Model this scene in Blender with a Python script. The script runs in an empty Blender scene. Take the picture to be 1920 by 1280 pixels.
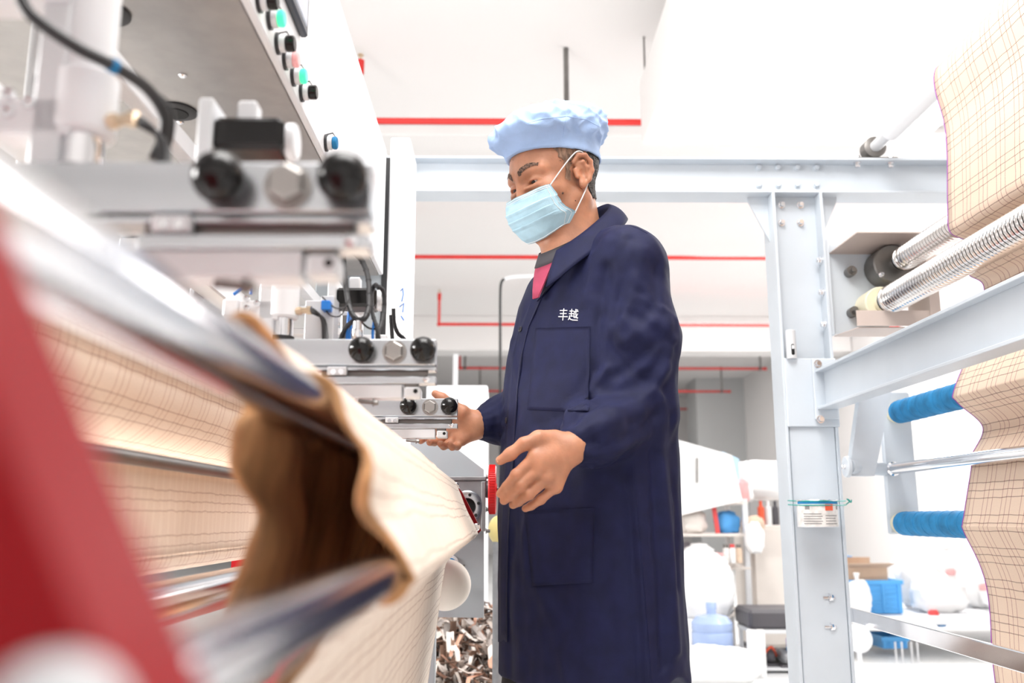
import bpy, bmesh, math, random
import numpy as np
from mathutils import Vector, Matrix, noise
from mathutils.bvhtree import BVHTree
random.seed(7); np.random.seed(7)
S = bpy.context.scene
COL = S.collection
PI = math.pi
# ------------------------------------------------------------------ camera
CH = 0.92                       # lens height above the floor
FPX = 1700.0                    # focal length in pixels of the 1920 wide frame
PITCH = math.atan(330 / FPX)
YAW = -math.atan(20 / FPX)
cd = bpy.data.cameras.new('camera')
cam = bpy.data.objects.new('camera', cd); COL.objects.link(cam)
cam.location = (0, 0, CH)
cam.rotation_euler = (PI / 2 + PITCH, 0, YAW)
cd.sensor_width = 36.0; cd.lens = FPX / 1920 * 36
cd.clip_start = 0.01; cd.clip_end = 100
cd.dof.use_dof = True; cd.dof.focus_distance = 1.90; cd.dof.aperture_fstop = 3.6
S.camera = cam
RC = cam.rotation_euler.to_matrix()
def ray(px, py):
    return RC @ Vector(((px - 960) / FPX, (640 - py) / FPX, -1))
def A(px, py, y):               # the point seen at a pixel, y metres into the room
    d = ray(px, py); t = y / d.y
    return Vector((d.x * t, y, CH + d.z * t))
# ------------------------------------------------------------------ world, light, exposure
w = bpy.data.worlds.new('world'); S.world = w; w.use_nodes = True
w.node_tree.nodes['Background'].inputs[0].default_value = (1.0, 0.985, 0.97, 1)
w.node_tree.nodes['Background'].inputs[1].default_value = 1.0
def area(name, loc, target, sx, sy, power, col=(1, .98, .96)):
    l = bpy.data.lights.new(name, 'AREA'); l.shape = 'RECTANGLE'; l.size = sx; l.size_y = sy
    l.energy = power; l.color = col
    o = bpy.data.objects.new(name, l); COL.objects.link(o); o.location = loc
    o.rotation_euler = (Vector(target) - Vector(loc)).to_track_quat('-Z', 'Y').to_euler()
    return o
area('lamp_over_machine', (-0.55, 1.4, 3.85), (-0.35, 1.4, 0), 1.2, 3.0, 50)
area('lamp_machine_left', (-2.6, 1.2, 1.75), (-0.4, 1.4, 0.95), 1.6, 1.0, 220)
area('lamp_back_right', (3.3, 4.6, 2.95), (0.3, 1.9, 1.3), 1.8, 1.2, 170)
area('lamp_hall_right', (3.2, 9.2, 3.86), (3.2, 9.2, 0), 2.4, 6.0, 420)
area('lamp_hall_left', (-3.2, 8.0, 3.86), (-3.2, 8.0, 0), 2.0, 6.0, 150)
area('lamp_deep', (2.4, 17.5, 3.8), (2.4, 17.5, 0), 2.0, 3.0, 70)
area('lamp_front', (0.35, 0.7, 3.6), (0.15, 1.9, 1.1), 2.0, 1.4, 110)
S.view_settings.view_transform = 'Standard'; S.view_settings.look = 'None'
S.view_settings.exposure = -0.22; S.view_settings.gamma = 1.0
S.view_settings.use_curve_mapping = False
# ------------------------------------------------------------------ materials
MATS = {}
def mat(name, col, rough=.5, metal=0., var=.04, scale=8., bump=0., bscale=60., spec=.5, sss=0., trans=0., emit=0., coat=0., alpha=1., stretch=None):
    if name in MATS: return MATS[name]
    m = bpy.data.materials.new(name); m.use_nodes = True; nt = m.node_tree; N = nt.nodes; L = nt.links
    b = N['Principled BSDF']
    tc = N.new('ShaderNodeTexCoord'); mp = N.new('ShaderNodeMapping'); L.new(tc.outputs['Object'], mp.inputs[0])
    if stretch: mp.inputs['Scale'].default_value = stretch
    nz = N.new('ShaderNodeTexNoise'); nz.inputs['Scale'].default_value = scale; nz.inputs['Detail'].default_value = 5
    L.new(mp.outputs[0], nz.inputs['Vector'])
    cr = N.new('ShaderNodeValToRGB'); L.new(nz.outputs['Fac'], cr.inputs[0])
    c = np.array(col[:3])
    cr.color_ramp.elements[0].position = .3; cr.color_ramp.elements[1].position = .7
    cr.color_ramp.elements[0].color = (*np.clip(c * (1 - var * 2), 0, 1), 1)
    cr.color_ramp.elements[1].color = (*np.clip(c * (1 + var), 0, 1), 1)
    L.new(cr.outputs[0], b.inputs['Base Color'])
    b.inputs['Roughness'].default_value = rough; b.inputs['Metallic'].default_value = metal
    b.inputs['Specular IOR Level'].default_value = spec
    if sss:
        b.inputs['Subsurface Weight'].default_value = sss; b.inputs['Subsurface Radius'].default_value = (.020, .006, .003)
        b.inputs['Subsurface Scale'].default_value = 1.0
    if trans: b.inputs['Transmission Weight'].default_value = trans
    if coat: b.inputs['Coat Weight'].default_value = coat; b.inputs['Coat Roughness'].default_value = .08
    if alpha < 1: b.inputs['Alpha'].default_value = alpha
    if emit:
        L.new(cr.outputs[0], b.inputs['Emission Color']); b.inputs['Emission Strength'].default_value = emit
    if bump:
        n2 = N.new('ShaderNodeTexNoise'); n2.inputs['Scale'].default_value = bscale; n2.inputs['Detail'].default_value = 4
        L.new(mp.outputs[0], n2.inputs['Vector'])
        bp = N.new('ShaderNodeBump'); bp.inputs['Strength'].default_value = bump; bp.inputs['Distance'].default_value = .002
        L.new(n2.outputs['Fac'], bp.inputs['Height']); L.new(bp.outputs[0], b.inputs['Normal'])
    MATS[name] = m
    return m
M_wall = mat('white_plaster', (.86, .84, .83), .75, var=.01, scale=.6, bump=.05)
M_wallg = mat('grey_plaster', (.55, .56, .56), .75, var=.02, scale=.6)
M_floor = mat('pale_epoxy_floor', (.74, .75, .75), .35, var=.05, scale=1.2)
M_white = mat('white_paint', (.84, .85, .87), .38, var=.012, scale=5, bump=.04)
M_frame = mat('pale_blue_white_paint', (.62, .675, .73), .36, var=.02, scale=7, bump=.08, bscale=35)
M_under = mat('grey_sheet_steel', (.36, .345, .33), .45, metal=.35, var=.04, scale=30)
M_alu = mat('milled_aluminium', (.60, .625, .65), .26, metal=.9, var=.05, scale=14, stretch=(.3, 1, 4))
M_alud = mat('anodised_aluminium', (.74, .75, .77), .45, metal=.25, var=.03)
M_steel = mat('polished_steel', (.80, .80, .82), .13, metal=1., var=.04, scale=10)
M_spring = mat('spring_steel', (.80, .77, .75), .2, metal=1., var=.03)
M_bolt = mat('dull_bolt_steel', (.42, .40, .38), .35, metal=.8, var=.1)
M_dsteel = mat('dull_dark_steel', (.22, .21, .20), .4, metal=.8, var=.1)
M_black = mat('black_plastic', (.008, .0075, .0075), .16, var=.1, spec=.35)
M_rubber = mat('black_rubber', (.02, .02, .022), .5, var=.1)
M_blue = mat('blue_hose_plastic', (.02, .22, .72), .3)
M_red = mat('red_machine_paint', (.30, .0025, .007), .45, var=.05, spec=.2)
M_pipe = mat('red_pipe_paint', (.72, .03, .025), .4, var=.06)
M_cast = mat('grey_cast_iron', (.30, .30, .31), .5, metal=.3, var=.12, scale=25, bump=.2)
M_gpanel = mat('grey_blue_enamel', (.40, .44, .47), .4, var=.02, scale=4)
M_brass = mat('brass_fitting', (.72, .58, .42), .3, metal=.9)
M_tape = mat('blue_roller_cloth', (.015, .23, .50), .8, var=.16, scale=24, bump=.5, bscale=260)
M_cream = mat('cream_nylon', (.80, .74, .55), .5, var=.05)
M_taupe = mat('taupe_sheet_metal', (.60, .50, .45), .5, var=.03)
M_green = mat('green_pilot_lens', (.05, .85, .35), .3, emit=1.2)
M_redl = mat('pink_pilot_lens', (.95, .45, .45), .3, emit=.2)
M_screen = mat('dark_screen_bezel', (.05, .055, .07), .3)
M_glassy = mat('pale_screen_glass', (.62, .66, .75), .12)
M_sack = mat('white_woven_sack', (.86, .86, .86), .7, var=.02, scale=3, bump=.35, bscale=14)
M_sheetw = mat('white_plastic_sheet', (.90, .90, .90), .5, var=.01)
M_cblue = mat('light_blue_crate_plastic', (.10, .42, .85), .4)
M_card = mat('brown_cardboard', (.62, .45, .33), .8, var=.05)
M_bottle = mat('pale_blue_bottle_plastic', (.50, .64, .95), .12, trans=.3)
M_beige = mat('beige_laminate', (.80, .74, .69), .5, var=.02)
M_dgrey = mat('charcoal_vinyl', (.075, .07, .08), .5)
M_orange = mat('orange_plastic', (.85, .12, .05), .4)
M_purple = mat('purple_print', (.35, .25, .6), .4)
M_yellow = mat('yellow_plastic', (.75, .62, .25), .4)
M_teal = mat('teal_string', (.01, .35, .30), .6)
M_paper = mat('worn_paper_label', (.78, .75, .72), .7, var=.12, scale=60)
M_ink = mat('grey_ink', (.25, .24, .24), .8)
M_hole = mat('black_void', (.006, .006, .006), .8)  # flat black, stands in for the shade inside holes and coil gaps
# ------------------------------------------------------------------ mesh helpers
def tag(o, label=None, cat=None, group=None, kind=None):
    if label: o['label'] = label
    if cat: o['category'] = cat
    if group: o['group'] = group
    if kind: o['kind'] = kind
    return o
def thing(name, label, cat, loc=(0, 0, 0), group=None):
    o = bpy.data.objects.new(name, None); COL.objects.link(o); o.location = loc
    o.empty_display_size = .05
    return tag(o, label, cat, group)
def basis(d):
    d = Vector(d).normalized()
    u = d.cross(Vector((0, 0, 1)))
    if u.length < 1e-3: u = d.cross(Vector((1, 0, 0)))
    u.normalize(); return d, u, d.cross(u)
def smooth_path(pts, n=6, closed=False):
    P = [Vector(p) for p in pts]; out = []
    m = len(P)
    for i in range(m if closed else m - 1):
        if closed: a, b, c, d = P[i - 1], P[i], P[(i + 1) % m], P[(i + 2) % m]
        else: a, b, c, d = P[max(i - 1, 0)], P[i], P[i + 1], P[min(i + 2, m - 1)]
        for k in range(n):
            t = k / n
            out.append(.5 * ((2 * b) + (c - a) * t + (2 * a - 5 * b + 4 * c - d) * t * t + (3 * b - a - 3 * c + d) * t ** 3))
    if not closed: out.append(P[-1])
    return out
class MB:
    def __init__(s): s.v = []; s.f = []; s.mi = []; s.m = 0
    def add(s, V, F):
        o = len(s.v); s.v += [tuple(v) for v in V]
        for f in F: s.f.append([i + o for i in f]); s.mi.append(s.m)
        return s
    def box(s, lo, hi, bev=0., rot=None, c=None):
        lo = Vector(lo); hi = Vector(hi); ce = (lo + hi) / 2; h = (hi - lo) / 2
        h = Vector((abs(h.x), abs(h.y), abs(h.z)))
        b = min(bev, min(h) * .9)
        V = []; F = []
        if b <= 0:
            V = [Vector((sx * h.x, sy * h.y, sz * h.z)) for sx in (-1, 1) for sy in (-1, 1) for sz in (-1, 1)]
            F = [(0, 1, 3, 2), (4, 6, 7, 5), (0, 4, 5, 1), (2, 3, 7, 6), (0, 2, 6, 4), (1, 5, 7, 3)]
        else:
            ids = {}
            for sx in (-1, 1):
                for sy in (-1, 1):
                    for sz in (-1, 1):
                        for ax in range(3):
                            p = [sx * (h.x - b), sy * (h.y - b), sz * (h.z - b)]
                            p[ax] = (sx, sy, sz)[ax] * h[ax]
                            ids[sx, sy, sz, ax] = len(V); V.append(Vector(p))
            def g(sg, ax): return ids[sg[0], sg[1], sg[2], ax]
            for ax in range(3):
                o1, o2 = [k for k in range(3) if k != ax]
                for sgn in (-1, 1):
                    q = []
                    for a1, a2 in ((-1, -1), (1, -1), (1, 1), (-1, 1)):
                        sg = [0, 0, 0]; sg[ax] = sgn; sg[o1] = a1; sg[o2] = a2; q.append(g(sg, ax))
                    F.append(q)
                for a1 in (-1, 1):
                    for a2 in (-1, 1):
                        s0 = [0, 0, 0]; s1 = [0, 0, 0]
                        s0[ax] = -1; s1[ax] = 1; s0[o1] = s1[o1] = a1; s0[o2] = s1[o2] = a2
                        F.append([g(s0, o1), g(s1, o1), g(s1, o2), g(s0, o2)])
            for sx in (-1, 1):
                for sy in (-1, 1):
                    for sz in (-1, 1): F.append([g((sx, sy, sz), k) for k in range(3)])
        if rot is not None: V = [rot @ v for v in V]
        return s.add([v + ce for v in V], F)
    def cyl(s, p0, p1, r0, r1=None, n=20, caps=True, bev=0.):
        if r1 is None: r1 = r0
        p0 = Vector(p0); p1 = Vector(p1); d, u, w_ = basis(p1 - p0); L = (p1 - p0).length
        prof = [(0, r0), (L, r1)] if not bev else [(0, r0 - bev), (bev, r0), (L - bev, r1), (L, r1 - bev)]
        return s.lathe(p0, d, prof, n, caps)
    def lathe(s, p0, d, prof, n=20, caps=True, ang0=0.):
        d, u, w_ = basis(d); p0 = Vector(p0); V = []; F = []
        for t, r in prof:
            for k in range(n):
                a = 2 * PI * k / n + ang0
                V.append(p0 + d * t + (u * math.cos(a) + w_ * math.sin(a)) * r)
        for i in range(len(prof) - 1):
            for k in range(n):
                F.append((i * n + k, i * n + (k + 1) % n, (i + 1) * n + (k + 1) % n, (i + 1) * n + k))
        if caps:
            F.append(list(range(n))[::-1]); F.append([(len(prof) - 1) * n + k for k in range(n)])
        return s.add(V, F)
    def tube(s, pts, r, n=8, closed=False, caps=True):
        P = [Vector(p) for p in pts]; V = []; F = []; m = len(P); prev = None
        for i, p in enumerate(P):
            if closed: t = P[(i + 1) % m] - P[i - 1]
            else: t = P[min(i + 1, m - 1)] - P[max(i - 1, 0)]
            t.normalize()
            if prev is None: _, u, _2 = basis(t)
            else:
                u = prev - t * prev.dot(t); u.normalize()
            prev = u; w_ = t.cross(u); rr = r(i / (m - 1)) if callable(r) else r
            for k in range(n):
                a = 2 * PI * k / n; V.append(p + (u * math.cos(a) + w_ * math.sin(a)) * rr)
        for i in range(m if closed else m - 1):
            j = (i + 1) % m
            for k in range(n): F.append((i * n + k, i * n + (k + 1) % n, j * n + (k + 1) % n, j * n + k))
        if caps and not closed: F.append(list(range(n))[::-1]); F.append([(m - 1) * n + k for k in range(n)])
        return s.add(V, F)
    def prism(s, poly, d):                     # poly: 3D points, d: extrusion vector
        P = [Vector(p) for p in poly]; n = len(P); d = Vector(d)
        V = P + [p + d for p in P]
        F = [list(range(n)), list(range(n, 2 * n))[::-1]] + [(i, i + n, (i + 1) % n + n, (i + 1) % n) for i in range(n)]
        return s.add(V, F)
    def sphere(s, c, r, n=16, m=10, sc=(1, 1, 1)):
        c = Vector(c); V = []; F = []
        for i in range(m + 1):
            th = PI * i / m
            for k in range(n):
                a = 2 * PI * k / n
                V.append(c + Vector((math.sin(th) * math.cos(a) * sc[0], math.sin(th) * math.sin(a) * sc[1], math.cos(th) * sc[2])) * r)
        for i in range(m):
            for k in range(n): F.append((i * n + k, (i + 1) * n + k, (i + 1) * n + (k + 1) % n, i * n + (k + 1) % n))
        return s.add(V, F)
    def grid(s, rows):
        n = len(rows[0]); V = [p for r in rows for p in r]
        F = [(i * n + k, i * n + k + 1, (i + 1) * n + k + 1, (i + 1) * n + k) for i in range(len(rows) - 1) for k in range(n - 1)]
        return s.add(V, F)
    def hexbolt(s, p, d, r, h):                # hexagon head with a washer
        d = Vector(d).normalized(); p = Vector(p)
        s.lathe(p, d, [(0, r * 1.35), (h * .25, r * 1.35)], 16)
        s.lathe(p + d * h * .25, d, [(0, r), (h * .85, r), (h, r * .86)], 6)
        return s
    def build(s, name, mats, parent=None, smooth=True, ang=35, loc0=None):
        me = bpy.data.meshes.new(name); me.from_pydata(s.v, [], s.f); me.validate()
        if not isinstance(mats, (list, tuple)): mats = [mats]
        for m in mats: me.materials.append(m)
        if len(mats) > 1: me.polygons.foreach_set('material_index', s.mi[:len(me.polygons)])
        bm = bmesh.new(); bm.from_mesh(me); bmesh.ops.recalc_face_normals(bm, faces=bm.faces); bm.to_mesh(me); bm.free()
        o = bpy.data.objects.new(name, me); COL.objects.link(o)
        if smooth:
            me.polygons.foreach_set('use_smooth', [True] * len(me.polygons))
            me.set_sharp_from_angle(angle=math.radians(ang))
        attach(o, parent)
        return o
def attach(o, parent):
    if parent is None: return o
    o.parent = parent
    q = parent; off = Vector(parent.location)
    while q.parent: q = q.parent; off = off + Vector(q.location)
    o.location = -off
    return o
def copy_tree(o, parent=None, delta=None):
    c = o.copy(); COL.objects.link(c)
    if parent is not None: c.parent = parent
    if delta is not None: c.location = Vector(o.location) + Vector(delta)
    for ch in list(o.children): copy_tree(ch, c)
    return c
# ================================================================== the hall
def structure(name, mb, m): return tag(mb.build(name, m, smooth=False), kind='structure')
CEIL = CH + 3.0
structure('floor', MB().box((-7, -3, -.1), (7.5, 24.2, 0)), M_floor)
structure('ceiling', MB().box((-7, -3.2, CEIL), (7.5, 24.2, CEIL + .12)), M_wall)
structure('wall_back', MB().box((-7, 24, 0), (7.5, 24.2, CEIL)), M_wall)
structure('wall_front', MB().box((-7, -3.2, 0), (7.5, -3, CEIL)), M_wall)
structure('wall_left', MB().box((-7.2, -3, 0), (-7, 24.2, CEIL)), M_wall)
structure('wall_right', MB().box((5.3, 7.2, 0), (5.5, 24.2, CEIL)), M_wall)
structure('wall_right_front', MB().box((5.3, -3, 0), (5.5, 4.2, CEIL)), M_wall)
structure('wall_pier', MB().box((4.25, 19.6, 0), (5.3, 20.6, CEIL)), M_wallg)
structure('wall_pier_far', MB().box((3.4, 22.6, 0), (5.3, 23.99, CEIL)), M_wall)
zb = A(1100, 657, 13.4).z
structure('trim_1', MB().box((-6.99, 13.4, zb), (5.29, 13.9, CEIL - .001), .01), M_wall)      # ceiling beam
structure('trim_2', MB().box((-6.99, 6.6, CEIL - .09), (5.29, 6.9, CEIL - .001), .01), M_wall)
# window at the right, out of the frame, through which daylight comes
t = thing('window_1', None, None, (5.4, 5.7, 1.0)); t['kind'] = 'structure'
m = MB()
for (y0, y1, z0, z1) in ((4.2, 4.26, .9, 3.5), (7.14, 7.2, .9, 3.5), (5.66, 5.74, .9, 3.5), (4.2, 7.2, .86, .92), (4.2, 7.2, 3.46, 3.52)):
    m.box((5.33, y0, z0), (5.47, y1, z1))
m.build('window_frame', M_white, t)
structure('wall_right_sill', MB().box((5.3, 4.2, 0), (5.5, 7.2, .86)), M_wall)
structure('wall_right_head', MB().box((5.3, 4.2, 3.52), (5.5, 7.2, CEIL)), M_wall)

# white ventilation duct hung under the ceiling
t = thing('air_duct', 'long white rectangular air duct hung below the ceiling', 'duct', (1.6, 3, CH + 2.28))
zd = CH + 2.28
MB().box((.87, 0.6, zd), (2.6, 5.3, zd + .42), .006).build('duct_body', M_wall, t)
for yy in (1.8, 3.0, 4.2):
    MB().box((.862, yy - .012, zd - .008), (2.608, yy + .012, zd + .43), .003).build('flange', M_wall, t)
MB().cyl((.9, 5.28, zd + .42), (.9, 5.28, CEIL - .002), .006, n=8).build('hanger_rod', M_dsteel, t)
MB().cyl((2.5, 5.28, zd + .42), (2.5, 5.28, CEIL - .002), .006, n=8).build('hanger_rod', M_dsteel, t)

# sprinkler pipes
PZ = CH + 2.5
rows = [(228, 672, 1500, (672,), (1062,), 'red sprinkler pipe running behind the blue cap'),
        (482, 772, 2000, (772,), (1025,), 'red sprinkler pipe beside the mask, with an upright at its end'),
        (608, 823, 2000, (823,), (1112,), 'thin red sprinkler pipe passing behind the embroidered chest'),
        (690, 862, 1435, (862,), (1425, 872), 'red sprinkler pipe, first one beyond the ceiling beam'),
        (733, 880, 1368, (), (1353, 900), 'red sprinkler pipe, second one beyond the ceiling beam'),
        (766, 893, 1318, (), (1297, 905), 'red sprinkler pipe, third one beyond the ceiling beam')]
for py, x0, x1, ups, rods, lab in rows:
    d = ray(940, py); yy = 2.5 * d.y / d.z
    def X(px): dd = ray(px, py); return dd.x / dd.y * yy
    xa, xb = X(x0), X(x1); xb = min(xb, 5.25)
    t = thing('sprinkler_pipe', lab, 'pipe', ((xa + xb) / 2, yy, PZ), 'sprinkler pipes under the ceiling')
    r = .021
    MB().tube([(xa, yy, PZ + .001), (xb, yy, PZ)], r, 10).build('pipe', M_pipe, t)
    MB().sphere((xb, yy, PZ), r * 1.4, 10, 8).build('end_cap', M_pipe, t)
    for u in ups:
        xu = X(u)
        MB().cyl((xu, yy, PZ), (xu, yy, PZ + .40), r * .85, n=10).sphere((xu, yy, PZ), r * 1.35, 10, 8).build('riser', M_pipe, t)
        MB().cyl((xu, yy, PZ + .33), (xu, yy, PZ + .42), r * 1.25, n=10).build('coupling', M_pipe, t)
        MB().cyl((xu, yy, PZ + .42), (xu, yy, PZ + .455), .009, n=8).cyl((xu, yy, PZ + .455), (xu, yy, PZ + .462), .02, n=10).build('sprinkler_head', M_brass, t)
    for u in rods:
        xu = X(u)
        MB().cyl((xu, yy - .03, PZ - .03), (xu, yy - .03, CEIL - .002), .017, n=8).build('hanger_rod', M_dsteel, t)
        MB().tube([(xu - .02 + .0, yy + math.cos(a) * .03, PZ + math.sin(a) * .03) for a in np.linspace(0, 2 * PI, 13)[:-1]], .008, 6, True).build('clamp', M_dsteel, t)
# bent conduit with a hanging black cable behind the worker
t = thing('cable_conduit', 'pale bent conduit with a black cable hanging beside the navy coat', 'conduit', A(938, 700, 6.4))
y = 6.4
MB().tube(smooth_path([A(1120, 512, y), A(1060, 515, y), A(1005, 517, y), A(962, 519, y), A(946, 523, y)], 5), .013, 8).build('conduit', M_white, t)
MB().tube(smooth_path([A(947, 522, y), A(940, 530, y), A(938, 560, y), A(938, 660, y), A(938, 760, y), A(938, 1000, y)], 5), .010, 8).build('cable', M_rubber, t)
MB().cyl(A(1120, 512, y), (A(1120, 512, y).x, y, CEIL - .001), .013, n=8).build('drop_pipe', M_white, t)
p = A(850, 1000, 9.0)
post = MB().cyl((p.x, 9, 0), (p.x, 9, A(850, 664, 9).z), .024, n=12).lathe((p.x, 9, 0), (0, 0, 1), [(0, .09), (.012, .09), (.016, .03)], 14).build('post', M_white)
tag(post, 'thin white standing post behind the far steel clamp bar', 'post')
# white board behind the right hand
bd = thing('white_cabinet', 'plain white cabinet standing behind the worker\'s reaching hand', 'cabinet', A(875, 1180, 4.6))
a = A(800, 722, 4.6); b = A(912, 1200, 4.6)
MB().box((a.x, 4.6, 0.06), (b.x, 5.0, a.z), .006).build('body', M_white, bd)
MB().box((a.x + .012, 4.588, .1), (b.x - .012, 4.6, a.z - .014), .003).build('door', M_white, bd)
MB().box((b.x - .05, 4.57, a.z * .5), (b.x - .038, 4.588, a.z * .5 + .12), .003).build('handle', M_alud, bd)
for sx in (a.x + .03, b.x - .03):
    for sy in (4.63, 4.97): MB().cyl((sx, sy, 0), (sx, sy, .062), .015, n=10).build('foot', M_rubber, bd)
# ================================================================== plaid cloth material
def plaid(name, base, warp, weft, p=.081, sp=.0195, w=.0011, strength=1.0):
    m = bpy.data.materials.new(name); m.use_nodes = True; nt = m.node_tree; N = nt.nodes; L = nt.links
    b = N['Principled BSDF']; b.inputs['Roughness'].default_value = .85; b.inputs['Specular IOR Level'].default_value = .2
    uv = N.new('ShaderNodeUVMap'); 
    nz = N.new('ShaderNodeTexNoise'); nz.inputs['Scale'].default_value = 16; nz.inputs['Detail'].default_value = 2
    L.new(uv.outputs[0], nz.inputs['Vector'])
    sub = N.new('ShaderNodeVectorMath'); sub.operation = 'SUBTRACT'; L.new(nz.outputs['Color'], sub.inputs[0]); sub.inputs[1].default_value = (.5, .5, .5)
    scl = N.new('ShaderNodeVectorMath'); scl.operation = 'SCALE'; L.new(sub.outputs[0], scl.inputs[0]); scl.inputs['Scale'].default_value = .006
    ad = N.new('ShaderNodeVectorMath'); ad.operation = 'ADD'; L.new(uv.outputs[0], ad.inputs[0]); L.new(scl.outputs[0], ad.inputs[1])
    sx = N.new('ShaderNodeSeparateXYZ'); L.new(ad.outputs[0], sx.inputs[0])
    def mt(op, a, b_=None, c=None):
        n = N.new('ShaderNodeMath'); n.operation = op
        for i, q in enumerate((a, b_, c)):
            if q is None: continue
            if isinstance(q, (int, float)): n.inputs[i].default_value = q
            else: L.new(q, n.inputs[i])
        return n.outputs[0]
    def lines(s):
        acc = None
        for k in (-1, 0, 1):
            f = mt('FRACT', mt('DIVIDE', mt('ADD', s, k * sp + 10.), p))
            d = mt('MULTIPLY', mt('ABSOLUTE', mt('SUBTRACT', f, .5)), p)
            q = mt('SUBTRACT', 1., mt('SMOOTHSTEP', d, w * .6, w * 1.3)) if False else mt('LESS_THAN', d, w)
            acc = q if acc is None else mt('MAXIMUM', acc, q)
        return acc
    wl = lines(sx.outputs[1]); fl = lines(sx.outputs[0])
    dots = mt('GREATER_THAN', mt('FRACT', mt('MULTIPLY', sx.outputs[1], 210.)), .38)
    fl = mt('MULTIPLY', fl, dots)
    n2 = N.new('ShaderNodeTexNoise'); n2.inputs['Scale'].default_value = 420; L.new(uv.outputs[0], n2.inputs['Vector'])
    cr = N.new('ShaderNodeValToRGB'); L.new(n2.outputs['Fac'], cr.inputs[0])
    cr.color_ramp.elements[0].color = (*[c * .86 for c in base], 1); cr.color_ramp.elements[1].color = (*[min(1, c * 1.08) for c in base], 1)
    m1 = N.new('ShaderNodeMix'); m1.data_type = 'RGBA'; L.new(mt('MULTIPLY', wl, .62 * strength), m1.inputs[0]); L.new(cr.outputs[0], m1.inputs[6]); m1.inputs[7].default_value = (*warp, 1)
    m2 = N.new('ShaderNodeMix'); m2.data_type = 'RGBA'; L.new(mt('MULTIPLY', fl, .9 * strength), m2.inputs[0]); L.new(m1.outputs[2], m2.inputs[6]); m2.inputs[7].default_value = (*weft, 1)
    L.new(m2.outputs[2], b.inputs['Base Color'])
    bp = N.new('ShaderNodeBump'); bp.inputs['Strength'].default_value = .25; bp.inputs['Distance'].default_value = .001
    L.new(n2.outputs['Fac'], bp.inputs['Height']); L.new(bp.outputs[0], b.inputs['Normal'])
    return m
M_plaid = plaid('peach_plaid_cloth', (.86, .68, .54), (.30, .06, .07), (.13, .045, .035))
M_plaid2 = plaid('cream_plaid_cloth', (.90, .78, .67), (.50, .30, .22), (.38, .22, .16), p=.062, sp=.014, w=.0011, strength=.75)
M_selv = mat('violet_selvedge', (.35, .05, .42), .7)
M_pile = mat('brown_cloth_back', (.50, .26, .11), .9, var=.3, scale=26, bump=.6, bscale=160, stretch=(1, 1, .35))
def cloth_sheet(name, rows, uvs, mats, parent=None, thick=.0016, side=1, rim=True):
    """rows[i][k]: 3D points, i along the path, k across. Front and back layers with their own materials."""
    R = np.array([[tuple(p) for p in r] for r in rows]); n, k = R.shape[:2]
    du = np.gradient(R, axis=0); dv = np.gradient(R, axis=1); nm = np.cross(du, dv); nm /= np.linalg.norm(nm, axis=2, keepdims=True) + 1e-9
    Fr = R + nm * thick * .5 * side; Bk = R - nm * thick * .5 * side
    V = np.concatenate([Fr.reshape(-1, 3), Bk.reshape(-1, 3)]); o = n * k
    F = []; mi = []; UV = [(uvs[i][j]) for i in range(n) for j in range(k)] * 2
    for i in range(n - 1):
        for j in range(k - 1):
            q = [i * k + j, i * k + j + 1, (i + 1) * k + j + 1, (i + 1) * k + j]
            F.append(q); mi.append(0); F.append([x + o for x in q[::-1]]); mi.append(1)
    if rim:
        for i in range(n - 1):
            for j in (0, k - 1):
                F.append([i * k + j, (i + 1) * k + j, (i + 1) * k + j + o, i * k + j + o]); mi.append(2)
        for j in range(k - 1):
            for i in (0, n - 1):
                F.append([i * k + j, i * k + j + 1, i * k + j + 1 + o, i * k + j + o]); mi.append(2)
    me = bpy.data.meshes.new(name); me.from_pydata([tuple(v) for v in V], [], F)
    for m in mats: me.materials.append(m)
    me.polygons.foreach_set('material_index', mi); me.polygons.foreach_set('use_smooth', [True] * len(F))
    ul = me.uv_layers.new(name='UVMap'); li = np.empty(len(me.loops), dtype=np.int32); me.loops.foreach_get('vertex_index', li)
    ul.data.foreach_set('uv', np.array(UV, dtype=np.float32)[li].ravel())
    ob = bpy.data.objects.new(name, me); COL.objects.link(ob); attach(ob, parent); return ob
# ================================================================== white steel frame on the right
YF = 2.8
fr = thing('steel_frame', 'pale blue-white bolted steel beam frame behind the worker', 'frame', (.93, YF, 0))
def ibeam_x(m, x0, x1, yc, z0, z1, dep=.10, t=.008):
    m.box((x0, yc - dep / 2, z1 - t), (x1, yc + dep / 2, z1), .001); m.box((x0, yc - dep / 2, z0), (x1, yc + dep / 2, z0 + t), .001)
    m.box((x0, yc - .004, z0 + t * .9), (x1, yc + .004, z1 - t * .9))
zt = A(1100, 293, YF - .05).z; zl = A(1100, 359, YF - .05).z
xl = A(727, 330, YF).x
m = MB(); ibeam_x(m, xl, 2.1, YF, zl, zt); m.build('cross_beam', M_frame, fr)
MB().box((xl - .012, YF - .06, zl - .06), (xl, YF + .06, zt + .012), .002).build('end_plate', M_frame, fr)
for zz in (zl - .03, zl + .035, zt - .03):
    MB().hexbolt((xl, YF - .03, zz), (1, 0, 0), .008, .01).build('bolt', M_steel, fr)
xa = A(1447, 365, YF - .05).x; xb = A(1541, 365, YF - .05).x
t_ = .009
m = MB(); m.box((xa, YF - .055, 0.012), (xa + t_, YF + .055, zl), .001); m.box((xb - t_, YF - .055, .012), (xb, YF + .055, zl), .001)
m.box((xa + t_ * .8, YF - .004, .012), (xb - t_ * .8, YF + .004, zl)); m.build('column', M_frame, fr)
MB().box((xa - .05, YF - .1, 0), (xb + .05, YF + .1, .012), .002).build('base_plate', M_frame, fr)
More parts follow.
